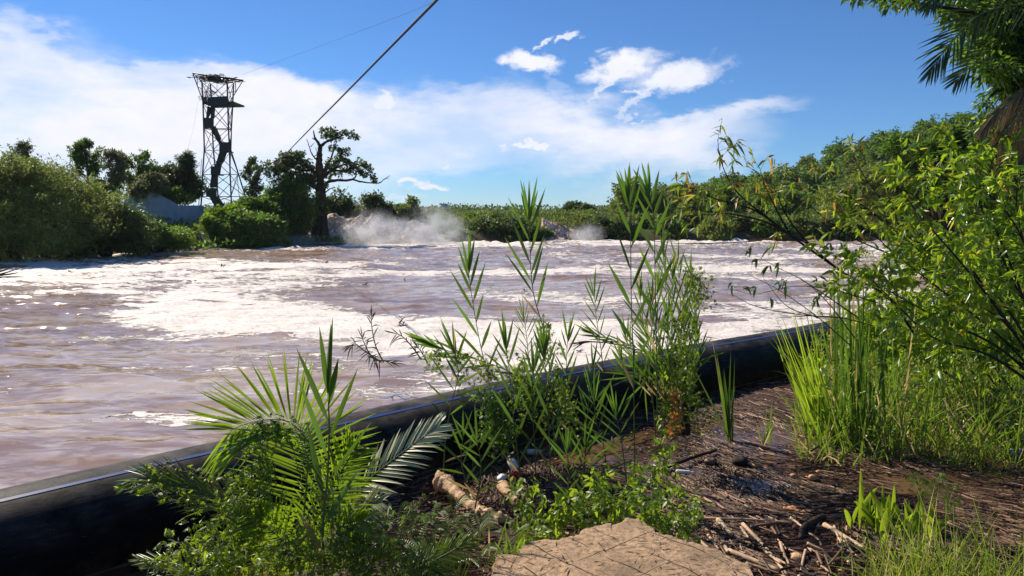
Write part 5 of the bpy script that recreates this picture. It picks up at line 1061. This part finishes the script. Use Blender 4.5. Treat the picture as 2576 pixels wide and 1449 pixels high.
n = 5200; x = R.uniform(2.9, 9, n); y = R.uniform(7.4, 13.5, n); z, sd, ns = height(x, y); ok = (sd > .5) & (x > y*.4); x, y, z = x[ok], y[ok], z[ok]
V, Fq = palmate(np.column_stack([x, y, np.maximum(z, 0)+R.random(len(x))*1.0]), R.normal(size=(len(x), 3))+[0, 0, .3], .09, 3, .3)
mk('bank_herbs', V, Fq, 'leaf_shrub', label='broad leaved herbs mixed through the tall grass of the right bank', cat='herbs', kind='stuff')
# ------------------------------------------------------------------ palm at the bottom left
PB = at(780, 1540, 4.6)
PT_ = thing('palm_plant', PB, 'young palm with one big arching frond overgrown by vines at the bottom left', 'palm')
def ap(l, Y0, Y1=None):
    Y1 = Y0 if Y1 is None else Y1; k = len(l); return [at(x, y, Y0+(Y1-Y0)*i/(k-1)) for i, (x, y) in enumerate(l)]
frond(PT_, ap([(762, 1420), (763, 1321), (770, 1230), (774, 1160), (770, 1110), (748, 1078), (716, 1058), (670, 1056), (620, 1066), (578, 1083)], 4.6, 4.5), 66, .43, 'leaf_palm', .015, 30, 88, up=(0.05, -1, .15), t0=.06, label='largest frond arching to the left', prof_l=lambda t: .62+.55*sin(pi*min(1, .2+.75*t)) if t < .75 else 1.1-1.6*(t-.75))
frond(PT_, ap([(770, 1400), (800, 1290), (850, 1200), (880, 1150), (900, 1125)], 4.7, 4.5), 30, .30, 'leaf_palm', .017, 20, 60, up=(.1, -1, .3), droop=.1)
frond(PT_, ap([(760, 1470), (740, 1400), (690, 1340), (640, 1300)], 4.6, 4.2), 30, .34, 'leaf_palm', .017, 25, 70, up=(.2, -1, .5), droop=.15)
frond(PT_, ap([(780, 1480), (800, 1400), (850, 1340), (910, 1310)], 4.5, 4.2), 28, .3, 'leaf_palm', .016, 25, 65, up=(.2, -1, .5), droop=.15)
frond(PT_, ap([(700, 1400), (620, 1290), (556, 1259), (450, 1222), (380, 1205), (320, 1212)], 4.7, 5.0), 44, .36, 'leaf_palm', .013, 8, 28, up=(0, -.8, .6), droop=.12, label='drooping frond lying to the left over the pipe')
frond(PT_, ap([(660, 1400), (580, 1270), (500, 1225), (430, 1195), (385, 1188)], 4.8, 5.0), 34, .3, 'leaf_dead', .010, 10, 35, up=(0, -.8, .6), droop=.1, label='yellowing frond tangled with vines')
S2 = thing('palm_plant', at(860, 1420, 4.9), 'palm with silvery fronds leaning right in front of the pipe', 'palm')
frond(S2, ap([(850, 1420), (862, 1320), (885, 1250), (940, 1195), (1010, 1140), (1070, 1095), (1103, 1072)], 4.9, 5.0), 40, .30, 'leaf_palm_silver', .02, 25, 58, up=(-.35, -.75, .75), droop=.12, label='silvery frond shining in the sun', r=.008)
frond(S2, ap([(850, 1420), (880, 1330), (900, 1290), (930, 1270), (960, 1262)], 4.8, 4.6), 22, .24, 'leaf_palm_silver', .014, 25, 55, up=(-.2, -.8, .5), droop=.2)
S3 = thing('palm_plant', at(1180, 1500, 4.1), 'small palm frond plant at the bottom edge left of the slab', 'palm')
frond(S3, ap([(1010, 1440), (1060, 1425), (1120, 1395), (1190, 1355)], 4.1, 4.2), 34, .17, 'leaf_palm', .010, 25, 60, up=(0, -.6, .8), droop=.1)
frond(S3, ap([(1180, 1500), (1130, 1440), (1080, 1400), (1030, 1385)], 4.1, 4.3), 34, .2, 'leaf_palm', .011, 25, 60, up=(0, -.6, .8), droop=.1)
S4 = thing('palm_plant', at(520, 1500, 4.2), 'low palm shoot poking out at the bottom left of the vines', 'palm')
frond(S4, ap([(520, 1470), (470, 1430), (420, 1415), (350, 1405)], 4.2, 4.4), 16, .22, 'leaf_palm', .012, 8, 28, up=(0, -.7, .7), droop=.05)
# ------------------------------------------------------------------ vines
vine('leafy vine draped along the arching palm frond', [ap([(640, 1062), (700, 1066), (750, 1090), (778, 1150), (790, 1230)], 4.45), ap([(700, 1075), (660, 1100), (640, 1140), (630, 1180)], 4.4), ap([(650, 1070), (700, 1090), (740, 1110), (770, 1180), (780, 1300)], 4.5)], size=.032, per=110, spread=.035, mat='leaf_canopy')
vine('curtain of bright vine hanging left below the arching frond', [ap([(625, 1140), (650, 1200), (640, 1280), (600, 1340)], 4.3), ap([(660, 1150), (680, 1230), (660, 1310), (640, 1400)], 4.3), ap([(610, 1220), (600, 1280), (570, 1340), (540, 1380)], 4.3), ap([(560, 1290), (590, 1350), (640, 1400), (690, 1440)], 4.2)], size=.036, per=125, spread=.075)
vine('vine lying on the pipe over the drooping palm frond', [ap([(360, 1180), (420, 1178), (500, 1190), (560, 1210), (600, 1240)], 4.95), ap([(310, 1225), (380, 1230), (460, 1250), (540, 1280)], 4.8)], size=.034, per=80, spread=.045)
vine('shaded leafy vines covering the ground at the bottom left', [ap([(380, 1440), (450, 1400), (520, 1390), (600, 1400), (700, 1430)], 4.1), ap([(480, 1450), (560, 1420), (660, 1400), (760, 1420)], 4.), ap([(520, 1340), (560, 1390), (560, 1440), (560, 1480)], 4.1), ap([(700, 1400), (760, 1380), (820, 1400), (880, 1440)], 4.)], size=.042, per=95, spread=.10)
vine('vine climbing around the stem in front of the palm', [ap([(800, 1180), (805, 1250), (790, 1330), (810, 1440)], 4.15), ap([(840, 1330), (850, 1380), (830, 1450)], 4.1)], size=.03, per=60, spread=.04)
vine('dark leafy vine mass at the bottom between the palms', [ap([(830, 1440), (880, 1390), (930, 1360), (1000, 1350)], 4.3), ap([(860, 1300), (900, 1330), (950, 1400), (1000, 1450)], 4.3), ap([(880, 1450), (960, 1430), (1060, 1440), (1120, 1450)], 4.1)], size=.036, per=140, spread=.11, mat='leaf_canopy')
vine('vine creeping along the fallen reed and hanging from it', [ap([(1130, 885), (1200, 905), (1280, 935), (1340, 990)], 7.3, 7.6), ap([(1140, 890), (1150, 930), (1155, 975)], 7.3), ap([(1220, 910), (1225, 950), (1215, 985)], 7.4), ap([(1300, 940), (1290, 980), (1300, 1010)], 7.4), ap([(1100, 880), (1098, 905), (1096, 935)], 7.3)], size=.042, per=80, spread=.06)
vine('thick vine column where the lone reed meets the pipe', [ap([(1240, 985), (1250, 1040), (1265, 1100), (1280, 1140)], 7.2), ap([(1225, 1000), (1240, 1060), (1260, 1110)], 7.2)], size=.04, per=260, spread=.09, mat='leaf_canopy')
vine('vine garland over the pipe behind the fan tipped reed', [ap([(1310, 900), (1330, 950), (1360, 1010), (1380, 1060)], 7.3), ap([(1330, 960), (1320, 1000), (1330, 1050)], 7.2), ap([(1370, 820), (1380, 880), (1400, 960), (1420, 1010)], 7.5), ap([(1400, 960), (1425, 1020), (1440, 1080)], 7.1)], size=.038, per=190, spread=.07)
vine('vine column wrapping the reed clump from pipe to water', [ap([(1740, 720), (1725, 830), (1715, 950), (1720, 1090)], 7.3), ap([(1690, 800), (1700, 900), (1705, 1000), (1700, 1080)], 7.2), ap([(1655, 850), (1665, 930), (1690, 1010), (1700, 1060)], 7.25), ap([(1745, 830), (1735, 900), (1730, 1000), (1735, 1070)], 7.3), ap([(1740, 700), (1750, 690), (1765, 730), (1768, 760)], 7.3)], size=.036, per=150, spread=.08)
vine('yellowed vine leaves at the foot of the reed clump', [ap([(1700, 990), (1702, 1040), (1700, 1090)], 7.05)], size=.036, per=120, spread=.04, mat='leaf_orange')
tag(Mesh().tube(smooth_path([at(1725, 1095, 7.3), at(1722, 1030, 7.35), at(1716, 960, 7.4)], 10), np.linspace(.05, .035, 10), 10).build('post', 'bark_dark'), 'dark rotten post inside the reed clump', 'post')
for i, (pp, Y0) in enumerate([([(1500, 1330), (1505, 1260), (1500, 1200)], 5.3), ([(1540, 1310), (1540, 1250), (1530, 1190)], 5.5), ([(1590, 1320), (1585, 1240), (1590, 1170)], 5.6), ([(1560, 1335), (1560, 1280), (1565, 1230)], 5.2), ([(1640, 1320), (1650, 1250), (1655, 1190)], 5.6), ([(1620, 1330), (1620, 1280), (1610, 1240)], 5.3),
                              ([(1700, 1340), (1715, 1290), (1715, 1240)], 5.3), ([(1680, 1345), (1672, 1300), (1665, 1270)], 5.1), ([(1310, 1330), (1312, 1260), (1305, 1210)], 5.3), ([(1370, 1340), (1375, 1290), (1365, 1250)], 5.3), ([(1410, 1340), (1412, 1290), (1400, 1240)], 5.4), ([(1460, 1335), (1462, 1280), (1455, 1240)], 5.4), ([(1340, 1400), (1345, 1350), (1340, 1320)], 4.8), ([(1660, 1230), (1662, 1180), (1660, 1120)], 6.), ([(1730, 1345), (1735, 1310), (1720, 1290)], 5.1)]):
    lb = ['leftmost tall weed behind the slab', 'weed just right of the leftmost weed behind the slab', 'tallest yellow green weed behind the slab', 'short weed in the middle of the weeds behind the slab', 'tall weed at the right of the middle weeds', 'low weed in front of the tall right weed', 'weed with drooping leaves near the slab corner', 'low weed touching the back edge of the slab', 'single weed right of the driftwood log', 'weed between log and slab', 'second weed between log and slab', 'third weed between log and slab, nearest the weeds', 'weed at the left end of the slab', 'slender weed growing up through the reeds', 'low weed at the slab corner'][i]
    T = vine(lb, [ap(pp, Y0)], size=.068, per=52, spread=.06, Wd=.5, n=3, mat='leaf_weed', name='leafy_weed', nst=2, cat='weed', group='leafy weeds around the slab')
def feather(label, stems, Y0, L_=.26, npn=9, group='feathery leaved sprays'):
    P0 = ap(stems[0], Y0); T = thing('feathery_plant', P0[0], label, 'plant', group); m = Mesh(); B = []; D = []; U = []; LL = []
    for s in stems:
        P = smooth_path(ap(s, Y0, Y0+R.normal()*.12), 30); m.tube(P, .003, 4)
        for i in range(npn):
            t = .2+.8*(i+.5)/npn; j = min(int(t*29), 28); tg = unit((P[j+1]-P[j])[None])[0]; sg = (-1)**i; sv = np.array([sg*.8, R.normal()*.6, .15]); d = unit((tg*.7+sv)[None])[0]; ln = L_*R.uniform(.6, 1.)*(1-.4*t)
            Q = smooth_path([P[j], P[j]+d*ln*.5+np.array([0, 0, .02]), P[j]+d*ln-np.array([0, 0, .03])], 16); m.tube(Q, .0012, 3)
            u = np.array([R.normal()*.3, -.5, .8]); sd_ = unit(np.cross(d, u)[None])[0]
            for k in range(2, 16):
                for sg2 in (-1, 1): B.append(Q[k]); D.append(d*.35+sd_*sg2); U.append(u); LL.append(.032*(1-.4*k/16))
    m.build('stem', 'stem_green', T); LL = np.array(LL); V, Fq = blades(B, D, LL, LL*.3, .1, np.array(U), 2, 'ovate', .1); mk('leaves', V, Fq, 'leaf_vine', T)
feather('feathery fern like spray left of the driftwood log', [[(1080, 1449), (1060, 1380), (1020, 1320), (960, 1290)], [(1090, 1440), (1090, 1370), (1060, 1320), (1030, 1290)], [(1100, 1430), (1120, 1350), (1140, 1300), (1150, 1260)]], 4.6)
feather('feathery spray over the wet sticks at the bottom', [[(1230, 1500), (1180, 1410), (1130, 1340), (1080, 1300)], [(1230, 1500), (1210, 1420), (1200, 1350), (1210, 1310)], [(1250, 1500), (1260, 1430), (1280, 1370), (1310, 1330)]], 4.3)
feather('feathery spray at the bottom under the palm', [[(1010, 1500), (1000, 1440), (960, 1380), (930, 1330)], [(1020, 1500), (1050, 1440), (1080, 1400)], [(900, 1500), (920, 1430), (960, 1400)]], 4.2)
feather('feathery spray on the broad leaved clump', [[(2330, 1300), (2320, 1240), (2300, 1200)], [(2330, 1300), (2350, 1240), (2370, 1200)], [(2400, 1330), (2390, 1270), (2400, 1230)]], 5.6, .16)

# ------------------------------------------------------------------ shrubs and branches on the right
def shrub(label, mains, Y0, L_, W_, mat, twigs=9, tl=.5, nl=13, bark='bark_dark', r0=.03, name='shrub', cat='shrub', prof='ovate', droop=.25, hang=.2, yvar=.5, group=None, tmin=.25, t_first=.25):
    P0 = at(*mains[0][0][:2], Y0); T = thing(name, P0, label, cat, group); m = Mesh(); B = []; D = []; LL = []
    for mn in mains:
        Y1 = Y0+R.normal()*yvar; k = len(mn)-1
        P = smooth_path([at(x, y, Y0+(Y1-Y0)*i/k) for i, (x, y) in enumerate(mn)], 40); m.tube(P, np.linspace(r0, r0*.15, 40), 6)
        for i in range(twigs+1):
            t = t_first+(1-t_first)*(i+R.random()*.6)/twigs; j = min(int(t*39), 38); tg = unit((P[j+1]-P[j])[None])[0]
            d = unit((tg*.8+unit(R.normal(size=(1, 3)))[0]*np.array([1, 1, .9])+np.array([0, 0, .1]))[None])[0]; ln = tl*R.uniform(.5, 1.1)*(1-.3*t)
            if i >= twigs: j = 38; d = tg; ln = tl*.5
            Q = smooth_path([P[j], P[j]+d*ln*.55+R.normal(size=3)*.03, P[j]+d*ln+np.array([0, 0, -.05*ln/.3])+R.normal(size=3)*.04], 16); m.tube(Q, np.linspace(r0*.16, .0015, 16), 4)
            for q in range(nl):
                tq = tmin+(1-tmin)*(q+R.random()*.5)/nl; jj = min(int(tq*15), 14); tg2 = unit((Q[jj+1]-Q[jj])[None])[0]
                B.append(Q[jj]+(Q[jj+1]-Q[jj])*R.random()); D.append(tg2*.75+unit(R.normal(size=(1, 3)))[0]*.85+np.array([0, 0, -hang])); LL.append(L_*R.uniform(.55, 1.15))
    m.build('branches', bark, T); LL = np.array(LL); U = unit(R.normal(size=(len(B), 3))*.7+np.array([-.1, -.5, .7]))
    V, Fq = blades(B, D, LL, LL*W_, droop*R.uniform(0, 1.6, len(B)), U, 4, prof, .3); mk('leaves', V, Fq, mat, T); return T
BX = (2680, 1030)
shrub('big bright leafy shrub filling the right side of the photo', [[BX, (2560, 850), (2450, 700), (2330, 560), (2260, 470)], [BX, (2590, 800), (2500, 600), (2440, 450), (2400, 360)], [BX, (2640, 750), (2600, 560), (2540, 420), (2500, 340)],
      [BX, (2530, 860), (2380, 740), (2230, 620), (2160, 540)], [BX, (2520, 880), (2360, 800), (2200, 710), (2090, 640)], [BX, (2540, 820), (2420, 640), (2330, 520), (2320, 420)], [BX, (2600, 820), (2540, 660), (2480, 520), (2450, 420)],
      [BX, (2640, 860), (2600, 700), (2560, 540), (2560, 440)], [BX, (2500, 900), (2350, 850), (2250, 760), (2180, 690)], [BX, (2550, 800), (2480, 720), (2380, 640), (2260, 590)], [BX, (2560, 850), (2500, 790), (2420, 760), (2320, 700)], [BX, (2620, 800), (2580, 620), (2500, 500), (2380, 440)]],
      6.6, .100, .32, 'leaf_shrub', twigs=22, tl=.55, nl=16, t_first=.36, r0=.015)
shrub('sunlit yellow green shrub rising from the grass bank behind the lower branches', [[(2520, 1000), (2440, 860), (2380, 740), (2330, 650)], [(2520, 1000), (2500, 840), (2460, 720), (2440, 620)], [(2520, 1000), (2380, 880), (2280, 800), (2220, 720)], [(2600, 1000), (2580, 850), (2540, 740), (2520, 640)], [(2560, 1000), (2480, 900), (2400, 840), (2330, 780)], [(2620, 980), (2600, 900), (2560, 840), (2520, 800)], [(2450, 980), (2350, 920), (2270, 870), (2200, 830)]],
      9.5, .14, .34, 'leaf_shrub', twigs=20, tl=.6, nl=15, yvar=.4, t_first=.2, r0=.015)
shrub('lower spreading branches of bright leaves above the grass bank', [[(2660, 960), (2500, 880), (2350, 830), (2240, 820), (2130, 805)], [(2660, 960), (2480, 870), (2330, 800), (2220, 770), (2150, 750)], [(2660, 960), (2480, 900), (2330, 880), (2240, 865), (2150, 855)], [(2660, 960), (2560, 880), (2480, 840), (2400, 850)], [(2660, 960), (2600, 860), (2560, 780), (2500, 720)]],
      9.0, .125, .34, 'leaf_shrub', twigs=18, tl=.5, nl=14, yvar=.3, t_first=.3, r0=.013)
shrub('thin willowy branch with yellowish leaves reaching far left over the river', [[(2300, 840), (2230, 745), (2120, 685), (2040, 620), (1985, 590), (1900, 560), (1811, 540), (1700, 545)], [(2120, 685), (1985, 590), (1935, 550), (1870, 500), (1835, 455), (1812, 400), (1805, 350)], [(1990, 595), (1960, 540), (1930, 480), (1910, 420)], [(1985, 590), (1900, 530), (1800, 500), (1730, 470)],
      [(2040, 620), (1990, 560), (1960, 500), (1960, 450)], [(2000, 600), (1930, 560), (1850, 540), (1770, 530), (1740, 500)]], 6.9, .11, .19, 'leaf_willow', twigs=8, tl=.34, nl=9, r0=.012, prof='lance', hang=.45, droop=.35, name='willow_branch', cat='branch', yvar=.25, t_first=.5)
shrub('upper willowy branches in front of the wooded hill', [[(2400, 700), (2300, 620), (2200, 540), (2120, 480), (2070, 430)], [(2400, 700), (2280, 580), (2200, 480), (2160, 420), (2140, 375)], [(2380, 700), (2240, 640), (2130, 590), (2040, 520), (2000, 480)]], 7.5, .11, .19, 'leaf_willow', twigs=9, tl=.38, nl=10, r0=.010, prof='lance', hang=.3, name='willow_branch', cat='branch', yvar=.3, t_first=.4)
shrub('dark drooping leafy twig hanging over the river below the willowy branch', [[(2160, 800), (2080, 745), (2010, 700), (1950, 670), (1900, 640)], [(2200, 760), (2100, 730), (2000, 720), (1900, 740), (1850, 730)]], 6.5, .075, .3, 'leaf_canopy', twigs=6, tl=.12, nl=6, r0=.006, hang=.8, droop=.4, name='twig', cat='branch', yvar=.1)
m = Mesh(); 
for pp in [[(2140, 870), (2060, 800), (1960, 730), (1880, 690)], [(2150, 850), (2090, 770), (2040, 720), (2000, 690)], [(2120, 800), (2000, 790), (1900, 770), (1840, 740)], [(2060, 800), (1980, 770), (1920, 700)], [(2200, 820), (2120, 800), (2040, 795), (1950, 800)], [(1985, 590), (1900, 606), (1800, 612), (1700, 612), (1640, 606)]]:
    m.tube(smooth_path(ap(pp, 6.8), 24), np.linspace(.006, .0015, 24), 4)
tag(m.build('bare_twigs', 'twig'), 'tangle of bare thin twigs over the river left of the shrub', 'twigs')
# mid distance trees behind the shrub
tpx('tree', 'feathery crowned green tree behind the right shrub', 'tree', 27, (2380, 640), [(2268, 352, 20, 16), (2245, 375, 16, 10), (2275, 385, 22, 14), (2350, 365, 40, 24), (2385, 335, 26, 18), (2330, 395, 44, 24), (2425, 345, 26, 20), (2400, 400, 50, 30), (2340, 440, 60, 30)], mat='leaf_far_green', L_=.22, W_=.06, cl=.32, dens=1.3, nleaf=70, trunk_r=.12, squash=.5)
tpx('tree', 'second feathery tree at the right edge behind the shrub', 'tree', 25, (2520, 640), [(2480, 345, 36, 24), (2530, 370, 46, 34), (2470, 410, 50, 40), (2560, 440, 60, 60), (2480, 480, 60, 50)], mat='leaf_far_green', L_=.2, W_=.06, cl=.32, dens=1.3, nleaf=70, trunk_r=.12, squash=.5)
tpx('tree', 'yellow green tree on the near side of the hill foot', 'tree', 45, (2280, 640), [(2180, 460, 50, 34), (2250, 450, 50, 40), (2120, 500, 50, 34), (2220, 520, 80, 44), (2330, 500, 70, 50), (2420, 520, 70, 60)], mat='leaf_far_olive', L_=.26, W_=.12, cl=.5, dens=1.3, nleaf=60, trunk_r=.15)
tpx('shrub', 'tangled bank growth behind the far end of the pipe', 'shrub', 24, (2450, 760), [(2330, 640, 70, 40), (2430, 660, 80, 60), (2540, 640, 90, 80), (2560, 740, 80, 60)], mat='leaf_far_green', L_=.18, W_=.08, cl=.4, dens=1.2, nleaf=60, trunk_r=.05)
# overhanging canopy at the top right
def canopy(label, lobes, Yd, mat='leaf_canopy', L_=.085, W_=.032, n=60, cl=.2, dens=1.):
    s_ = Yd/F; T = thing('overhanging_tree', at(2700, 300, Yd), label, 'tree'); Cs = []; Rs = []; m = Mesh(); root = at(2760, 60, Yd+.5)
    for x, y, rx, ry in lobes:
        c = at(x, y, Yd+R.normal()*.4); k = max(3, int(dens*9*((rx*ry)**.5*s_/cl)**2)); q = unit(R.normal(size=(k, 3)))*R.random((k, 1))**.4*np.array([rx*s_, rx*s_*.9, ry*s_]); Cs.append(c+q); Rs.append(np.full(k, cl))
        P = smooth_path([root, (root+c)/2+R.normal(size=3)*.2+np.array([0, 0, .2]), c], 16); m.tube(P, np.linspace(.05, .008, 16), 5)
        for w in q[:6]: m.tube(smooth_path([P[11], c+w*.4, c+w], 6), np.linspace(.01, .003, 6), 4)
    C_ = np.concatenate(Cs); Rr = np.concatenate(Rs); Cn = np.repeat(C_, n, 0); q = unit(R.normal(size=Cn.shape))*(R.random((len(Cn), 1))**.5)*cl; q[:, 2] *= .6
    V, Fq = blades(Cn+q, q+R.normal(size=Cn.shape)*.06+np.array([0, 0, -.03]), L_*R.uniform(.6, 1.2, len(Cn)), W_, .25, unit(R.normal(size=Cn.shape)*.6+[0, 0, 1]), 2, 'ovate', .2)
    m.build('branches', 'bark_dark', T); mk('crown', V, Fq, mat, T)
canopy('dark leafy tree hanging into the top right corner', [(2420, 20, 46, 40), (2480, 60, 60, 50), (2550, 40, 60, 60), (2530, 130, 60, 40), (2450, 120, 40, 26), (2560, 200, 40, 50), (2500, 180, 34, 26), (2570, 120, 50, 50), (2600, 60, 60, 80), (2400, -30, 60, 30), (2520, -40, 100, 40)], 8.0, cl=.2, n=60, dens=1.5)
canopy('small leafy sprays below the top right canopy', [(2480, 258, 26, 8), (2500, 292, 30, 9), (2540, 250, 26, 20), (2565, 300, 26, 26)], 8, cl=.1, n=26, L_=.07, W_=.024, dens=1.)
canopy('few leaves of an overhanging twig at the top edge of the sky', [(2165, -6, 18, 6), (2220, -4, 20, 10), (2255, 0, 22, 10), (2295, -2, 16, 8)], 8, cl=.09, n=24, L_=.09, W_=.028)
PL = thing('palm_tree', at(2760, 160, 7.5), 'palm with drooping green fronds and a dead frond skirt at the top right edge', 'palm')
Mesh().tube([at(2790, 1100, 7.8), at(2785, 600, 7.8), at(2770, 150, 7.6)], [.16, .15, .17], 12).build('trunk', 'bark_dark', PL)
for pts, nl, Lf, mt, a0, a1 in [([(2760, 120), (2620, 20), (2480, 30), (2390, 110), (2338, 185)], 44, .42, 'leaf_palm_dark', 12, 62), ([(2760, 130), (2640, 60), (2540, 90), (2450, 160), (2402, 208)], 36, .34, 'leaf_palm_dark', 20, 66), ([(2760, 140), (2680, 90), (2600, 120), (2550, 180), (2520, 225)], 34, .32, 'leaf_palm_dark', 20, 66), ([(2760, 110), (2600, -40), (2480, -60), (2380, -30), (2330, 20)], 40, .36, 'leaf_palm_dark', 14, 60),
                        ([(2740, 190), (2660, 200), (2580, 260), (2520, 340), (2470, 400)], 60, .34, 'leaf_dead', 8, 35), ([(2740, 200), (2660, 220), (2590, 300), (2540, 380), (2500, 460)], 60, .34, 'leaf_dead', 8, 30), ([(2740, 200), (2680, 240), (2620, 340), (2570, 420), (2545, 500)], 60, .34, 'leaf_dead', 8, 30), ([(2740, 210), (2690, 240), (2640, 330), (2600, 430), (2590, 520)], 50, .34, 'leaf_dead', 8, 30), ([(2740, 180), (2650, 190), (2560, 240), (2500, 290), (2470, 330)], 60, .25, 'leaf_dead', 8, 30)]:
    frond(PL, ap(pts, 7.5, 7.3+R.normal()*.2), nl, Lf, mt, .016 if mt != 'leaf_dead' else .013, a0, a1, up=(-.2, -.9, .4), droop=.12 if mt != 'leaf_dead' else .5, r=.012)
# drop helper properties
for o in bpy.data.objects:
    if '_o' in o: del o['_o']

# ------------------------------------------------------------------ haze over the whole place
m = Mesh(); m.box((0, 0, 24), (9600, 9600, 90))
hz = bpy.data.materials.new('haze_air'); hz.use_nodes = True; t = hz.node_tree; t.nodes.clear(); ho = t.nodes.new('ShaderNodeOutputMaterial'); hv = t.nodes.new('ShaderNodeVolumePrincipled')
hv.inputs['Color'].default_value = (.86, .92, 1, 1); hv.inputs['Density'].default_value = .00010; hv.inputs['Anisotropy'].default_value = .2; t.links.new(hv.outputs[0], ho.inputs[1])
o = m.build('haze', hz, smooth=False, kind='stuff', label='thin bluish haze in the air over the far hills', cat='haze')
